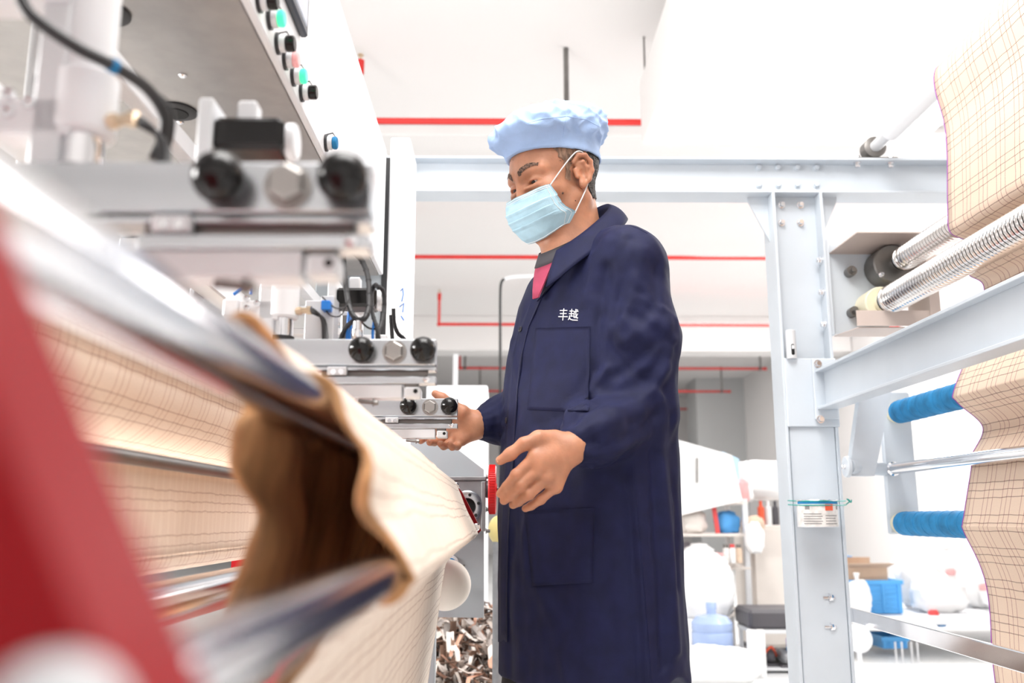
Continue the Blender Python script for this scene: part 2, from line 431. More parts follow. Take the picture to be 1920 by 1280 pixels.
for sx, xx in ((-1, xa), (1, xb)):
    MB().prism([(xx, YF - .004, zl), (xx + sx * .065, YF - .004, zl), (xx + sx * .065, YF - .004, zl - .012), (xx, YF - .004, zl - .15)], (0, .008, 0)).build('gusset', M_frame, fr)
fy = YF - .055
z0 = A(1500, 672, fy).z; z1 = A(1500, 800, fy).z
MB().box((xa + .006, YF - .062, z1), (xb + .003, YF - .05, z0), .002).build('cover_plate', M_frame, fr)
MB().box((xa + .012, YF - .05, .012), (xb - .01, YF - .02, z1 + .01), .002).build('filler_plate', M_frame, fr)
for px, py in ((1465, 385), (1500, 385), (1465, 418), (1500, 418)):
    MB().hexbolt(A(px, py, YF - .004), (0, -1, 0), .0085, .014).build('bolt', M_steel, fr)
for py in (488, 548, 608):
    q = A(1525, py, YF - .03); MB().hexbolt((xb - t_, YF - .03, q.z), (-1, 0, 0), .009, .012).build('bolt', M_steel, fr)
for px in (1422, 1458, 1494, 1530):
    for py in (315, 347): MB().hexbolt(A(px, py, YF - .004), (0, -1, 0), .0085, .009).build('bolt', M_frame, fr)
for px in (1607, 1669):
    q = A(px, 303, YF - .03); MB().hexbolt((q.x, YF - .03, zt - .008), (0, 0, -1), .009, .014).build('bolt', M_steel, fr)
for px, py in ((1562, 1120), (1565, 1175)):
    q = A(px, py, YF - .05); MB().cyl(q + Vector((-.03, 0, 0)), q + Vector((.004, 0, 0)), .005, n=10).hexbolt(q - Vector((.014, 0, 0)), (1, 0, 0), .009, .012).build('bolt', M_steel, fr)
# side beam running towards the viewer
xs = A(1533, 730, YF - .06).x + .01
zu = A(1533, 694, YF - .06).z; zd_ = A(1533, 768, YF - .06).z
def ibeam_y(m, xc, y0, y1, z0, z1, dep=.09, t=.008):
    m.box((xc - dep / 2, y0, z1 - t), (xc + dep / 2, y1, z1), .001); m.box((xc - dep / 2, y0, z0), (xc + dep / 2, y1, z0 + t), .001)
    m.box((xc - .004, y0, z0 + t * .9), (xc + .004, y1, z1 - t * .9))
m = MB(); ibeam_y(m, xs + .012, .5, YF - .065, zd_, zu, .06); m.build('side_beam', M_frame, fr)
MB().box((xs - .025, YF - .072, zd_ - .03), (xs + .045, YF - .062, zu + .035), .002).build('end_plate', M_frame, fr)
for px, py in ((1533, 682), (1538, 786)): MB().hexbolt(A(px, py, YF - .072), (0, -1, 0), .009, .012).build('bolt', M_steel, fr)
q = A(1581, 1151, YF - .03)
z_l = q.z
MB().box((xb - .002, .5, z_l - .020), (xb + .010, YF - .02, z_l + .020), .002).build('lower_rail', M_steel, fr)
# far post of the frame next to the camera, outside the picture, that carries the near ends
m = MB(); m.box((xa, .42, 0), (xb + .5, .5, .05)); m.box((xb - .1, .42, .05), (xb + .06, .5, zu)); m.build('near_post', M_frame, fr)
# bearing bracket with sheet metal shroud
xp0 = A(1543, 540, YF).x; xp1 = A(1660, 540, YF).x
zp0 = A(1600, 628, YF).z; zp1 = A(1600, 463, YF).z
MB().prism([(xb, YF - .02, zp1), (xp1, YF - .02, zp1), (xp1 + .03, YF - .02, zp0 + .05), (xp1 - .04, YF - .02, zp0), (xb, YF - .02, zp0)], (0, .008, 0)).build('bearing_plate', M_frame, fr)
MB().box((xb - .002, YF - .05, zp0 - .01), (xb + .012, YF + .02, zp1 + .012), .002).build('plate_flange', M_frame, fr)
bx0, bx1 = A(1590, 540, 2.72).x, A(1718, 540, 2.72).x
bz0, bz1 = A(1650, 622, 2.72).z, A(1650, 455, 2.72).z
m = MB(); m.prism([(bx0 - .03, 2.781, bz1 - .02), (bx0, 2.62, bz1), (bx1, 2.62, bz1), (bx1, 2.781, bz1 - .02)], (0, 0, .003)).build('shroud_top', M_taupe, fr)
m = MB(); m.prism([(bx0 - .03, 2.781, bz0 - .003), (bx0, 2.66, bz0), (bx1, 2.66, bz0), (bx1, 2.781, bz0 - .003)], (0, 0, .003)).build('shroud_bottom', M_taupe, fr)
MB().box((bx1 - .003, 2.64, bz0 + .003), (bx1, 2.781, bz1 - .001)).build('shroud_side', M_taupe, fr)
MB().box((bx1 - .003, 2.635, bz0 + .004), (bx1 + .028, 2.64, bz1 - .002)).build('shroud_lip', M_taupe, fr)
MB().box((bx0 - .01, 2.642, bz0 + .003), (bx1 + .028, 2.647, bz0 + .05)).build('shroud_apron', M_taupe, fr)
R1 = A(1692, 487, 2.66); R2 = A(1668, 563, 2.66)
MB().cyl((R1.x - .01, 2.78, R1.z), (R1.x - .01, 2.70, R1.z), .062, n=24, bev=.004).build('bearing_flange', M_dsteel, fr)
MB().cyl((R2.x - .01, 2.78, R2.z), (R2.x - .01, 2.69, R2.z), .052, n=24, bev=.004).build('bearing_flange', M_cream, fr)
MB().cyl((R2.x - .005, 2.69, R2.z), (R2.x - .005, 2.655, R2.z), .032, n=20, bev=.003).build('bearing_hub', M_cream, fr)
for px, py in ((1598, 507), (1603, 583)):
    p = A(px, py, 2.75); MB().cyl(p + Vector((0, .03, 0)), p, .016, n=14).hexbolt(p, (0, -1, 0), .008, .012).build('bolt', M_dsteel, fr)
p = A(1652, 515, 2.69); MB().hexbolt(p, (0, -1, 0), .006, .012).build('bolt', M_steel, fr)
# steel spiral rollers
def spiral(p, label, r=.042, y0=.9):
    t = thing('spiral_roller', label, 'roller', (p.x, 1.8, p.z), 'steel spiral rollers of the cloth feed')
    MB().cyl((p.x, y0, p.z), (p.x, 2.665, p.z), r - .0045, n=20).build('core', M_hole, t)  # black inner cylinder imitates the shade between the coils
    pitch = .0165; n = int((2.655 - y0) / pitch); pts = []
    for i in range(n * 18 + 1):
        a = 2 * PI * i / 18; pts.append((p.x + math.cos(a) * (r - .0045), 2.655 - pitch * i / 18, p.z + math.sin(a) * (r - .0045)))
    MB().tube(pts, .0057, 8).build('coil', M_spring, t)
    MB().cyl((p.x, 2.655, p.z), (p.x, 2.70, p.z), .014, n=14).build('shaft', M_steel, t)
spiral(R1, 'upper spiral steel roller, the one passing behind the plaid cloth', .0365)
spiral(R2, 'lower spiral steel roller, the one passing in front of the plaid cloth')
# top tube with pillow block on the cross beam
T = A(1640, 262, YF - .02)
tz = zt + .05
t = thing('guide_tube', 'pale grey guide tube in a pillow block on the cross beam, cloth hanging over it', 'roller', (T.x, YF, zt))
MB().cyl((T.x, YF + .02, tz), (T.x, .9, tz + .0), .019, n=20).build('shaft', M_alud, t)
MB().cyl((T.x, 2.66, tz), (T.x, .9, tz), .032, n=24, bev=.004).build('tube', M_white, t)
MB().box((T.x - .07, YF - .03, zt), (T.x + .07, YF + .03, zt + .012), .003).build('block_foot', M_dsteel, t)
MB().lathe((T.x, YF - .025, tz), (0, 1, 0), [(0, .028), (.004, .036), (.045, .036), (.05, .028)], 20).build('bearing_housing', M_dsteel, t)
for s in (-.055, .055): MB().hexbolt((T.x + s, YF - .005, zt + .012), (0, 0, 1), .008, .01).build('bolt', M_steel, t)
# swing arm with blue rollers
B1 = A(1683, 773, 2.72); B2 = A(1692, 981, 2.72); CR = A(1680, 878, 2.70)
sw = thing('roller_arm', 'white swing arm plate under the side beam carrying blue rollers', 'bracket', (B1.x, 2.76, B2.z))
px0 = A(1655, 900, 2.76).x; px1 = A(1712, 900, 2.76).x
MB().box((px0, 2.735, A(1680, 1001, 2.74).z), (px1, 2.755, A(1680, 735, 2.74).z), .004).build('side_plate', M_frame, sw)
pa = A(1640, 745, 2.60); pb = A(1628, 885, 2.60)
MB().prism([A(1612, 745, 2.62), A(1672, 735, 2.62), A(1640, 892, 2.62), A(1592, 892, 2.62)], (0, .03, 0)).build('hanger_arm', M_frame, sw)
c0 = A(1592, 875, 2.61)
MB().cyl(c0 + Vector((-.012, .0, 0)), c0 + Vector((.0, .0, 0)), .030, n=20, bev=.002).build('pivot_disc', M_frame, sw)
MB().cyl(c0, (px0 + .002, 2.745, c0.z), .020, n=18).build('pivot_tube', M_frame, sw)
MB().hexbolt(c0 + Vector((-.012, 0, 0)), (-1, 0, 0), .006, .008).build('bolt', M_steel, sw)
def blue_roller(p, label):
    t = thing('cloth_roller', label, 'roller', (p.x, 1.8, p.z), 'blue covered rollers on the swing arm')
    MB().cyl((p.x, 2.735, p.z), (p.x, .9, p.z), .030, n=24).build('core', M_cream, t)
    MB().cyl((p.x, 2.708, p.z), (p.x, .9, p.z), .0345, n=28, bev=.002).build('blue_cover', M_tape, t)
    # overlapping wrap seam of the cover
    pts = [(p.x + math.cos(a) * .0348, 2.70 - .05 * a / (2 * PI), p.z + math.sin(a) * .0348) for a in np.linspace(0, 2 * PI * 30, 30 * 20)]
    MB().tube(pts, .0008, 4).build('wrap_seam', M_tape, t)
blue_roller(B1, 'blue covered roller directly below the side beam')
blue_roller(B2, 'blue covered roller at the lower end of the swing arm')
cr = MB().cyl((CR.x, 2.735, CR.z), (CR.x, .9, CR.z), .0165, n=24).lathe((CR.x, 2.735, CR.z), (0, -1, 0), [(0, .021), (.02, .021), (.024, .017)], 20).build('chrome_bar', M_steel)
tag(cr, 'thin polished chrome bar between the two blue rollers', 'bar')
# plaid cloth running over tube, spiral and blue rollers
YC = 2.29
def pt(px, py): q = A(px, py, YC); return (q.x, q.z)
r1 = (R1.x, R1.z); r2 = (R2.x, R2.z)
path = [(T.x + .55, tz + .02), (T.x + .2, tz + .036), (T.x + .03, tz + .038), (T.x - .012, tz + .034), (T.x - .034, tz + .008), (T.x - .036, tz - .05),
        pt(1774, 250), pt(1778, 385), (r1[0] - .038, r1[1] - .027), (r1[0] - .008, r1[1] - .0485), (r1[0] + .022, r1[1] - .058), (r2[0] + .050, r2[1] + .014), (r2[0] + .052, r2[1] - .02),
        pt(1846, 540), pt(1830, 630), (B1.x - .037, B1.z + .01), (B1.x - .033, B1.z - .022), pt(1845, 800), (CR.x + .018, CR.z + .01), (CR.x + .017, CR.z - .012),
        (B2.x - .028, B2.z + .03), (B2.x - .037, B2.z), (B2.x - .035, B2.z - .02), pt(1849, 1100), pt(1866, 1280), (pt(1866, 1280)[0] + .03, .12)]
cv = smooth_path([(a, 0, b) for a, b in path], 8)
ys = list(np.linspace(YC, .95, 46)); rows = []; uvs = []; s = 0; prev = None
for i, p in enumerate(cv):
    if prev is not None: s += (p - prev).length
    prev = p; row = []; ur = []
    for k, yy in enumerate(ys):
        wv = noise.noise((yy * 5, s * 3, 1.7)) * .004
        ew = noise.noise((s * 6, .3, 2.)) * .006 * max(0, 1 - k / 4)
        row.append((p.x + wv, yy + ew, p.z + wv * .3)); ur.append((s, yy))
    rows.append(row); uvs.append(ur)
ct = thing('plaid_cloth', 'long peach plaid cloth with a violet edge running over the rollers', 'cloth', (T.x, 1.6, .1))
cloth_sheet('cloth_web', rows, uvs, [M_plaid, M_plaid, M_selv], ct, .0014)
MB().tube([r[0] for r in rows], .0019, 5).build('selvedge', M_selv, ct)
# spirit-level like capsule and tin on the column
q = A(1483, 645, YF - .065)
cp = thing('latch_pin', 'small silver capsule with a black slot on the white column', 'latch', q)
MB().lathe((q.x, YF - .066, A(1483, 672, YF - .066).z), (0, 0, 1), [(0, .0155), (.086, .0155), (.089, .013), (.0905, .008)], 18).build('sleeve', M_alud, cp)
zq = A(1483, 655, YF - .085).z
MB().box((q.x - .005, YF - .084, zq - .016), (q.x + .005, YF - .078, zq + .018), .004).build('slot', M_hole, cp)
MB().box((q.x - .004, YF - .086, zq + .002), (q.x + .004, YF - .0835, zq + .014), .003).build('pin', M_alud, cp)
c = A(1528, 963, YF - .10)
tin = thing('tin_can', 'paper-labelled tin can tied to the white column with green string', 'can', (c.x, YF - .1, A(1528, 990, YF - .13).z))
za, zb_ = A(1528, 988, YF - .14).z, A(1528, 938, YF - .14).z
rt = .057; cy = YF - .062 - rt
MB().cyl((c.x, cy, za), (c.x, cy, zb_), rt, n=32, caps=True).build('body', M_alud, tin)
MB().tube([(c.x + math.cos(a) * rt, cy + math.sin(a) * rt, zb_) for a in np.linspace(0, 2 * PI, 33)[:-1]], .0022, 6, True).build('rim', M_steel, tin)
def arc_patch(a0, a1, z0, z1, off, name, mm):
    rows_ = [[(c.x + math.cos(a) * (rt + off), cy + math.sin(a) * (rt + off), z) for a in np.linspace(a0, a1, 14)] for z in (z0, z1)]
    return MB().grid(rows_).build(name, mm, tin)
H = zb_ - za
arc_patch(-PI + .1, -.1, za + .002, zb_ - .004, .0005, 'paper_label', M_paper)
arc_patch(-PI + .1, -.1, zb_ - .010, zb_ - .003, .001, 'blue_band', M_tape)
arc_patch(-1.5, -1.05, za + H * .62, za + H * .86, .001, 'orange_print', M_orange)
for i in range(5):
    arc_patch(-2.6, -1.7 + .05 * (i % 2), za + H * (.12 + .09 * i), za + H * (.15 + .09 * i), .001, 'print_line', M_ink)
    if i < 4: arc_patch(-1.5, -.75 - .07 * (i % 3), za + H * (.12 + .1 * i), za + H * (.145 + .1 * i), .001, 'print_line', M_ink)
arc_patch(-2.5, -2.25, za + H * .66, za + H * .82, .001, 'print_mark', M_ink); arc_patch(-.75, -.6, za + H * .66, za + H * .82, .001, 'print_mark', M_ink)
for k, zz in enumerate((zb_ - .002, zb_ - .014)):
    MB().tube(smooth_path([(xa - .004, YF - .05, zz + .004), (xa - .003, YF - .062, zz + .003), (c.x - .05, cy - .03, zz), (c.x, cy - rt - .002, zz), (c.x + .05, cy - .03, zz), (xb + .004, YF - .062, zz + .002), (xb + .004, YF - .04, zz + .003)], 5), .0016, 5).build('string', M_teal, tin)
MB().tube(smooth_path([(xb + .004, YF - .064, zb_ - .01), (xb + .014, YF - .07, zb_), (xb + .006, YF - .068, zb_ + .006), (xb + .018, YF - .066, zb_ - .004), (xb + .02, YF - .066, zb_ + .004)], 5), .0018, 5).build('knot', M_teal, tin)
# ================================================================== cloth spreader at the left
U = (-.122, CH + .0694); LR = (-.070, CH - .034); rU = .0156; rL = .0117
sp_ = thing('cloth_spreader', 'red side-plated machine with steel rollers carrying cream cloth', 'machine', (-.2, 1.2, 0))
def plate(y0, y1, name, far=False):
    poly = [(-.142, CH + .132), (-.0995, CH + .056), (-.053, CH - .033), (-.036, CH - .07), (-.046, CH - .16), (-.09, CH - .45), (-.14, .0), (-.62, .0), (-.62, CH + .17), (-.20, CH + .17), (-.165, CH + .155)]
    if far: poly = [(-.128, CH + .088), (-.112, CH + .082), (-.0925, CH + .060), (-.046, CH - .029)] + [(-.056, CH - .040), (-.125, CH - .094), (-.17, CH - .13), (-.30, CH - .45), (-.32, 0), (-.62, 0), (-.62, CH + .06), (-.2, CH + .06)]
    return MB().prism([(x, y0, z) for x, z in poly], (0, y1 - y0, 0)).build(name, M_red, sp_, smooth=False)
plate(.141, .176, 'side_plate'); plate(2.15, 2.18, 'side_plate', True)
MB().cyl((U[0], .176, U[1]), (U[0], 2.15, U[1]), rU, n=36).build('upper_roller', M_steel, sp_)
MB().cyl((LR[0], .176, LR[1]), (LR[0], 2.15, LR[1]), rL, n=36).build('lower_roller', M_steel, sp_)
MB().lathe((-.064, .1415, CH - .0300), (0, -1, 0), [(0, .0105), (.004, .0105), (.006, .008)], 28).build('shaft_end', M_alud, sp_)
MB().lathe((-.134, .1415, CH + .0), (0, -1, 0), [(0, .008), (.004, .008), (.006, .006)], 6).build('bolt', M_dsteel, sp_)
# rollers deeper inside
MB().cyl((-.45, .176, CH + .072), (-.45, 2.15, CH + .072), .009, n=20).build('inner_bar', M_dsteel, sp_)
MB().cyl((-.42, .176, CH - .105), (-.42, 2.15, CH - .105), .028, n=28).build('inner_roller', M_steel, sp_)
MB().cyl((-.14, .176, CH - .115), (-.14, 2.15, CH - .115), .009, n=20).build('return_bar', M_steel, sp_)
# red bracket blocks at the far plate edge
for z_ in (CH + .072, CH - .022):
    x_ = -.0995 - (z_ - CH - .056) / 1.9 + .001
    MB().cyl((x_, 2.135, z_), (x_, 2.19, z_), .009, n=16, bev=.002).build('plate_bolt', M_steel, sp_)

# ---- cream cloth over the rollers
def ring(c, r, a0, a1, n=7):
    return [(c[0] + r * math.cos(a), c[1] + r * math.sin(a)) for a in np.linspace(math.radians(a0), math.radians(a1), n)]
e = .0022
path = [(-.170, CH - .11), (-.160, CH - .05), (-.150, CH + .0), (-.150, CH + .05), (-.160, CH + .09), (-.168, CH + .117), (-.158, CH + .123), (-.144, CH + .104)]
path += ring(U, rU + e, 95, 22, 6)
path += ring(LR, rL + e, 22, -120, 7)
path += [(-.098, CH - .068), (-.120, CH - .092), (-.1275, CH - .105), (-.131, CH - .13), (-.140, CH - .20), (-.155, CH - .30), (-.175, CH - .45), (-.20, CH - .62)]
cv0 = smooth_path([(a, 0, b) for a, b in path], 8)
cv = [cv0[0]]
for q_ in cv0[1:]:                                   # resample to even steps
    while (q_ - cv[-1]).length > .0042: cv.append(cv[-1] + (q_ - cv[-1]).normalized() * .0042)
NY = 110
ysl = .555 + (2.125 - .555) * (np.linspace(0, 1, NY) ** 1.5)
rows = []; uvs = []; s = 0; prev = None; nI = len(cv)
for i, p in enumerate(cv):
    if prev is not None: s += (p - prev).length
    prev = p
    a = cv[max(i - 1, 0)]; b = cv[min(i + 1, nI - 1)]; tg = (b - a).normalized(); nv = Vector((tg.z, 0, -tg.x)) * -1
    zr = p.z - CH
    row = []; ur = []
    edge = .050 * noise.noise((s * 15, 2.3, .4)) + .030 * noise.noise((s * 38, 5.3, .4))
    if zr > .06: edge *= .5
    for k, yy in enumerate(ysl):
        t = (yy - ysl[0]) / (ysl[-1] - ysl[0])
        fade = math.exp(-t * 11)
        y2 = yy + edge * fade
        free = 1.0
        for (c, r) in ((U, rU), (LR, rL)):
            dd = math.hypot(p.x - c[0], p.z - c[1]); free = min(free, max(0, (dd - r - .003) / .03))
        curl = free * (fade * (.006 * math.sin(s * 60 + yy * 9) + .010 * noise.noise((s * 26, yy * 12, 1))) + .003 * noise.noise((s * 9, yy * 3.2, 4)))
        if s < .17: curl += .012 * math.sin(yy * 26 + s * 6) * (1 - fade)
        q = p + nv * curl
        row.append((q.x, y2, q.z)); ur.append((s + .004 * noise.noise((yy * 6, s * 6, 0)), yy * .8 + .004 * noise.noise((yy * 4, s * 9, 9))))
    rows.append(row); uvs.append(ur)
cc = thing('cream_cloth', 'cream checked cloth with a curled brown raw edge over the steel rollers', 'cloth', (-.13, 1.3, .3))
ob = cloth_sheet('cloth_web', rows, uvs, [M_plaid2, M_pile, M_pile], cc, .003, side=1)
# fuzzy rolled edge of the cloth
MB().tube([Vector(r[0]) for r in rows], lambda t: .0032 + .0012 * math.sin(t * 90), 7).build('rolled_edge', M_pile, cc)
M_sheetc = mat('cream_felt', (.86, .80, .72), .8, var=.03)
# ---- cloth batch rolls inside the machine
def cloth_roll(name, c, r, y0, y1, label, cat='cloth roll', m=None):
    t = thing(name, label, cat, (c[0], (y0 + y1) / 2, c[1] - r), 'cloth rolls inside the spreader')
    m_ = MB(); n = 40; V = []
    yy = np.linspace(y0, y1, 20); rw = []
    for i, y in enumerate(yy):
        rr = r * (1 + .012 * noise.noise((y * 5, 1.1, r))) if 0 < i < 19 else r * .97
        rw.append([(c[0] + rr * math.cos(a), y, c[1] + rr * math.sin(a)) for a in np.linspace(0, 2 * PI, n + 1)])
    uv = [[(a * r / 1., y * .8) for a in np.linspace(0, 2 * PI, n + 1)] for y in yy]
    cloth_sheet('cloth_wrap', rw, uv, [M_plaid2, M_plaid2, M_pile], t, .004)
    for y, sg in ((y0, 1), (y1, -1)):
        pts = [(c[0] + (r * (.25 + .72 * a / (12 * PI))) * math.cos(a), y + sg * .003, c[1] + (r * (.25 + .72 * a / (12 * PI))) * math.sin(a)) for a in np.linspace(0, 12 * PI, 180)]
        MB().tube(pts, r * .055, 5).build('spiral_end', M_plaid2, t)
    MB().cyl((c[0], y0 - .02, c[1]), (c[0], y1 + .02, c[1]), r * .22, n=16).build('core_tube', M_card, t)
    return t
cloth_roll('cloth_roll', (-.56, CH + .19), .10, .72, 2.1, 'thick bright cream cloth roll inside the machine, above the dark bar')
cloth_roll('cloth_roll', (-.50, CH - .055), .022, .95, 2.1, 'slim cream cloth roll inside the machine, under the striped cloth')
br = thing('padded_roller', 'pale cream padded roller end bulging beside the grey gear housing', 'roller', (-.135, 2.22, CH - .225))
MB().lathe((-.132, 2.185, CH - .158), (0, 1, 0), [(0, .004), (.002, .020), (.008, .038), (.018, .051), (.032, .058), (.07, .060), (.10, .058), (.112, .045)], 40).build('roller_pad', M_sheetc, br)
MB().cyl((-.132, 2.29, CH - .158), (-.132, 2.36, CH - .158), .012, n=14).build('shaft', M_steel, br)
rows = []; uvs = []
for i, z_ in enumerate(np.linspace(CH + .064, CH - .05, 14)):
    rows.append([(-.462 + .004 * math.sin(y * 40) * i / 14, y, z_) for y in np.linspace(.6, 2.1, 50)]); uvs.append([(z_, y * 2.5) for y in np.linspace(.6, 2.1, 50)])
hs = thing('hanging_cloth', 'cream striped cloth strip hanging below the dark inner bar', 'cloth', (-.462, 1.3, CH - .05))
cloth_sheet('cloth_web', rows, uvs, [M_plaid2, M_plaid2, M_plaid2], hs, .002)

# ================================================================== control cabinet above the machine
XF = -.32; ZB = CH + .64; ZT = CH + 1.0; YE = 2.37
cb = thing('control_cabinet', 'white overhead control cabinet with grey underside above the clamps', 'cabinet', (-.8, 1.3, ZB))
MB().box((XF - .012, .25, ZB + .002), (XF, YE, ZT), .002).build('front_panel', M_white, cb)
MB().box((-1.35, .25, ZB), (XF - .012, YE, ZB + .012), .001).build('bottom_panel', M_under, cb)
MB().box((-1.35, .25, ZT - .012), (XF - .012, YE, ZT), .001).build('top_panel', M_white, cb)
MB().box((-1.35, YE - .012, ZB + .012), (XF - .012, YE, ZT - .012), .001).build('end_panel', M_white, cb)
MB().box((-1.362, .25, ZB), (-1.35, YE, ZT), .001).build('rear_panel', M_white, cb)
for px, py in ((330, 207), (195, 22)):
    d = ray(px, py); t_ = (ZB - CH) / d.z; x, y = d.x * t_, d.y * t_
    MB().lathe((x, y, ZB), (0, 0, -1), [(0, .033), (.003, .033), (.005, .028)], 28).build('cable_gland', M_rubber, cb)
    MB().lathe((x, y, ZB - .0052), (0, 0, -1), [(0, .020), (.0015, .019)], 20).build('gland_hole', M_hole, cb)
for px, py in ((342, 140), (196, 58), (337, 228), (60, 250)):
    d = ray(px, py); t_ = (ZB - CH) / d.z; x, y = d.x * t_, d.y * t_
    MB().lathe((x, y, ZB), (0, 0, -1), [(0, .0065), (.002, .0065), (.004, .004)], 12).build('screw', M_steel, cb)
def on_face(px, py):
    d = ray(px, py); t_ = XF / d.x; return Vector((XF, d.y * t_, CH + d.z * t_))
lamps = [(494, 2, 'k'), (514, 35, 'g'), (529, 82, 'k'), (543, 112, 'r'), (558, 143, 'g'), (574, 173, 'k'), (620, 268, 't')]
for px, py, kd in lamps:
    p = on_face(px - 10, py)
    b_ = MB().cyl(p, p + Vector((.004, 0, 0)), .0155, n=20).build('push_button' if kd == 'k' else 'pilot_lamp', M_rubber, cb)
    MB().cyl(p + Vector((.004, 0, 0)), p + Vector((.013, 0, 0)), .0125, n=18, bev=.001).build('bezel', M_alud, b_)
    mm = {'k': M_black, 'g': M_green, 'r': M_redl, 't': M_tape}[kd]
    L_ = .026 if kd == 'k' else .022
    MB().cyl(p + Vector((.013, 0, 0)), p + Vector((L_, 0, 0)), .0115, n=18, bev=.002).build('cap', mm, b_)
    MB().tube([p + Vector((.001, .0, .016)), p + Vector((.012, .004, .021)), p + Vector((.016, .012, .016)), p + Vector((.002, .016, .012))], .0012, 5).build('legend_clip', M_rubber, b_)
a = on_face(528, -40); b = on_face(563, 72)
MB().box((XF, min(a.y, b.y) - .25, b.z - .0), (XF + .012, b.y, b.z + .22), .003).build('screen_bezel', M_screen, cb)
MB().box((XF + .010, min(a.y, b.y) - .24, b.z + .012), (XF + .0135, b.y - .012, b.z + .21), .002).build('screen_glass', M_glassy, cb)
# white end column of the machine, with blue pen marks
mc = thing('machine_column', 'tall white machine column with faint blue pen marks', 'column', (-.35, 2.5, 0))
x0 = A(726, 500, 2.42).x; x1 = A(764, 500, 2.42).x
MB().box((x0, 2.42, 0), (x1, 2.62, ZT + .06), .004).build('column_body', M_white, mc)
MB().box((x0 - .2, 2.44, 0), (x0 - .014, 2.62, ZT + .02), .004).build('inner_post', M_gpanel, mc)
MB().box((x0 - .015, 2.425, .3), (x0 + .001, 2.6, ZT), .001).build('column_gap_shade', M_rubber, mc)  # black strip stands in for the shade in the gap beside the column
for pp in ([(751, 545), (755, 540), (756, 552), (753, 565)], [(749, 575), (757, 568), (755, 585)], [(752, 592), (757, 600)]):
    MB().tube([A(q[0], q[1], 2.419) for q in pp], .0012, 4).build('pen_mark', M_blue, mc)
# carrier rails under the cabinet
rl = thing('carrier_rail', 'long pale steel rail hung under the cabinet carrying the clamp units', 'rail', (-.5, 1.3, ZB - .15))
d1 = ray(270, 205); k_ = (.52) / d1.z; xr = d1.x * k_
MB().box((xr - .004, .25, CH + .505), (xr + .018, YE - .02, CH + .535), .002).build('rail_bar', M_alud, rl)
MB().box((xr - .09, .25, CH + .40), (xr - .05, YE - .02, CH + .44), .003).build('lower_rail_bar', M_alud, rl)
for yy in (.4, 1.0, 1.6, 2.2):
    MB().box((xr - .10, yy, CH + .38), (xr - .092, yy + .06, ZB - .0005), .002).build('hanger_plate', M_alud, rl)
    MB().box((xr - .095, yy + .01, CH + .505), (xr + .0, yy + .05, CH + .520), .002).build('cross_arm', M_alud, rl)
    MB().box((xr - .095, yy + .01, CH + .41), (xr - .085, yy + .05, CH + .42), .002).build('clip', M_alud, rl)

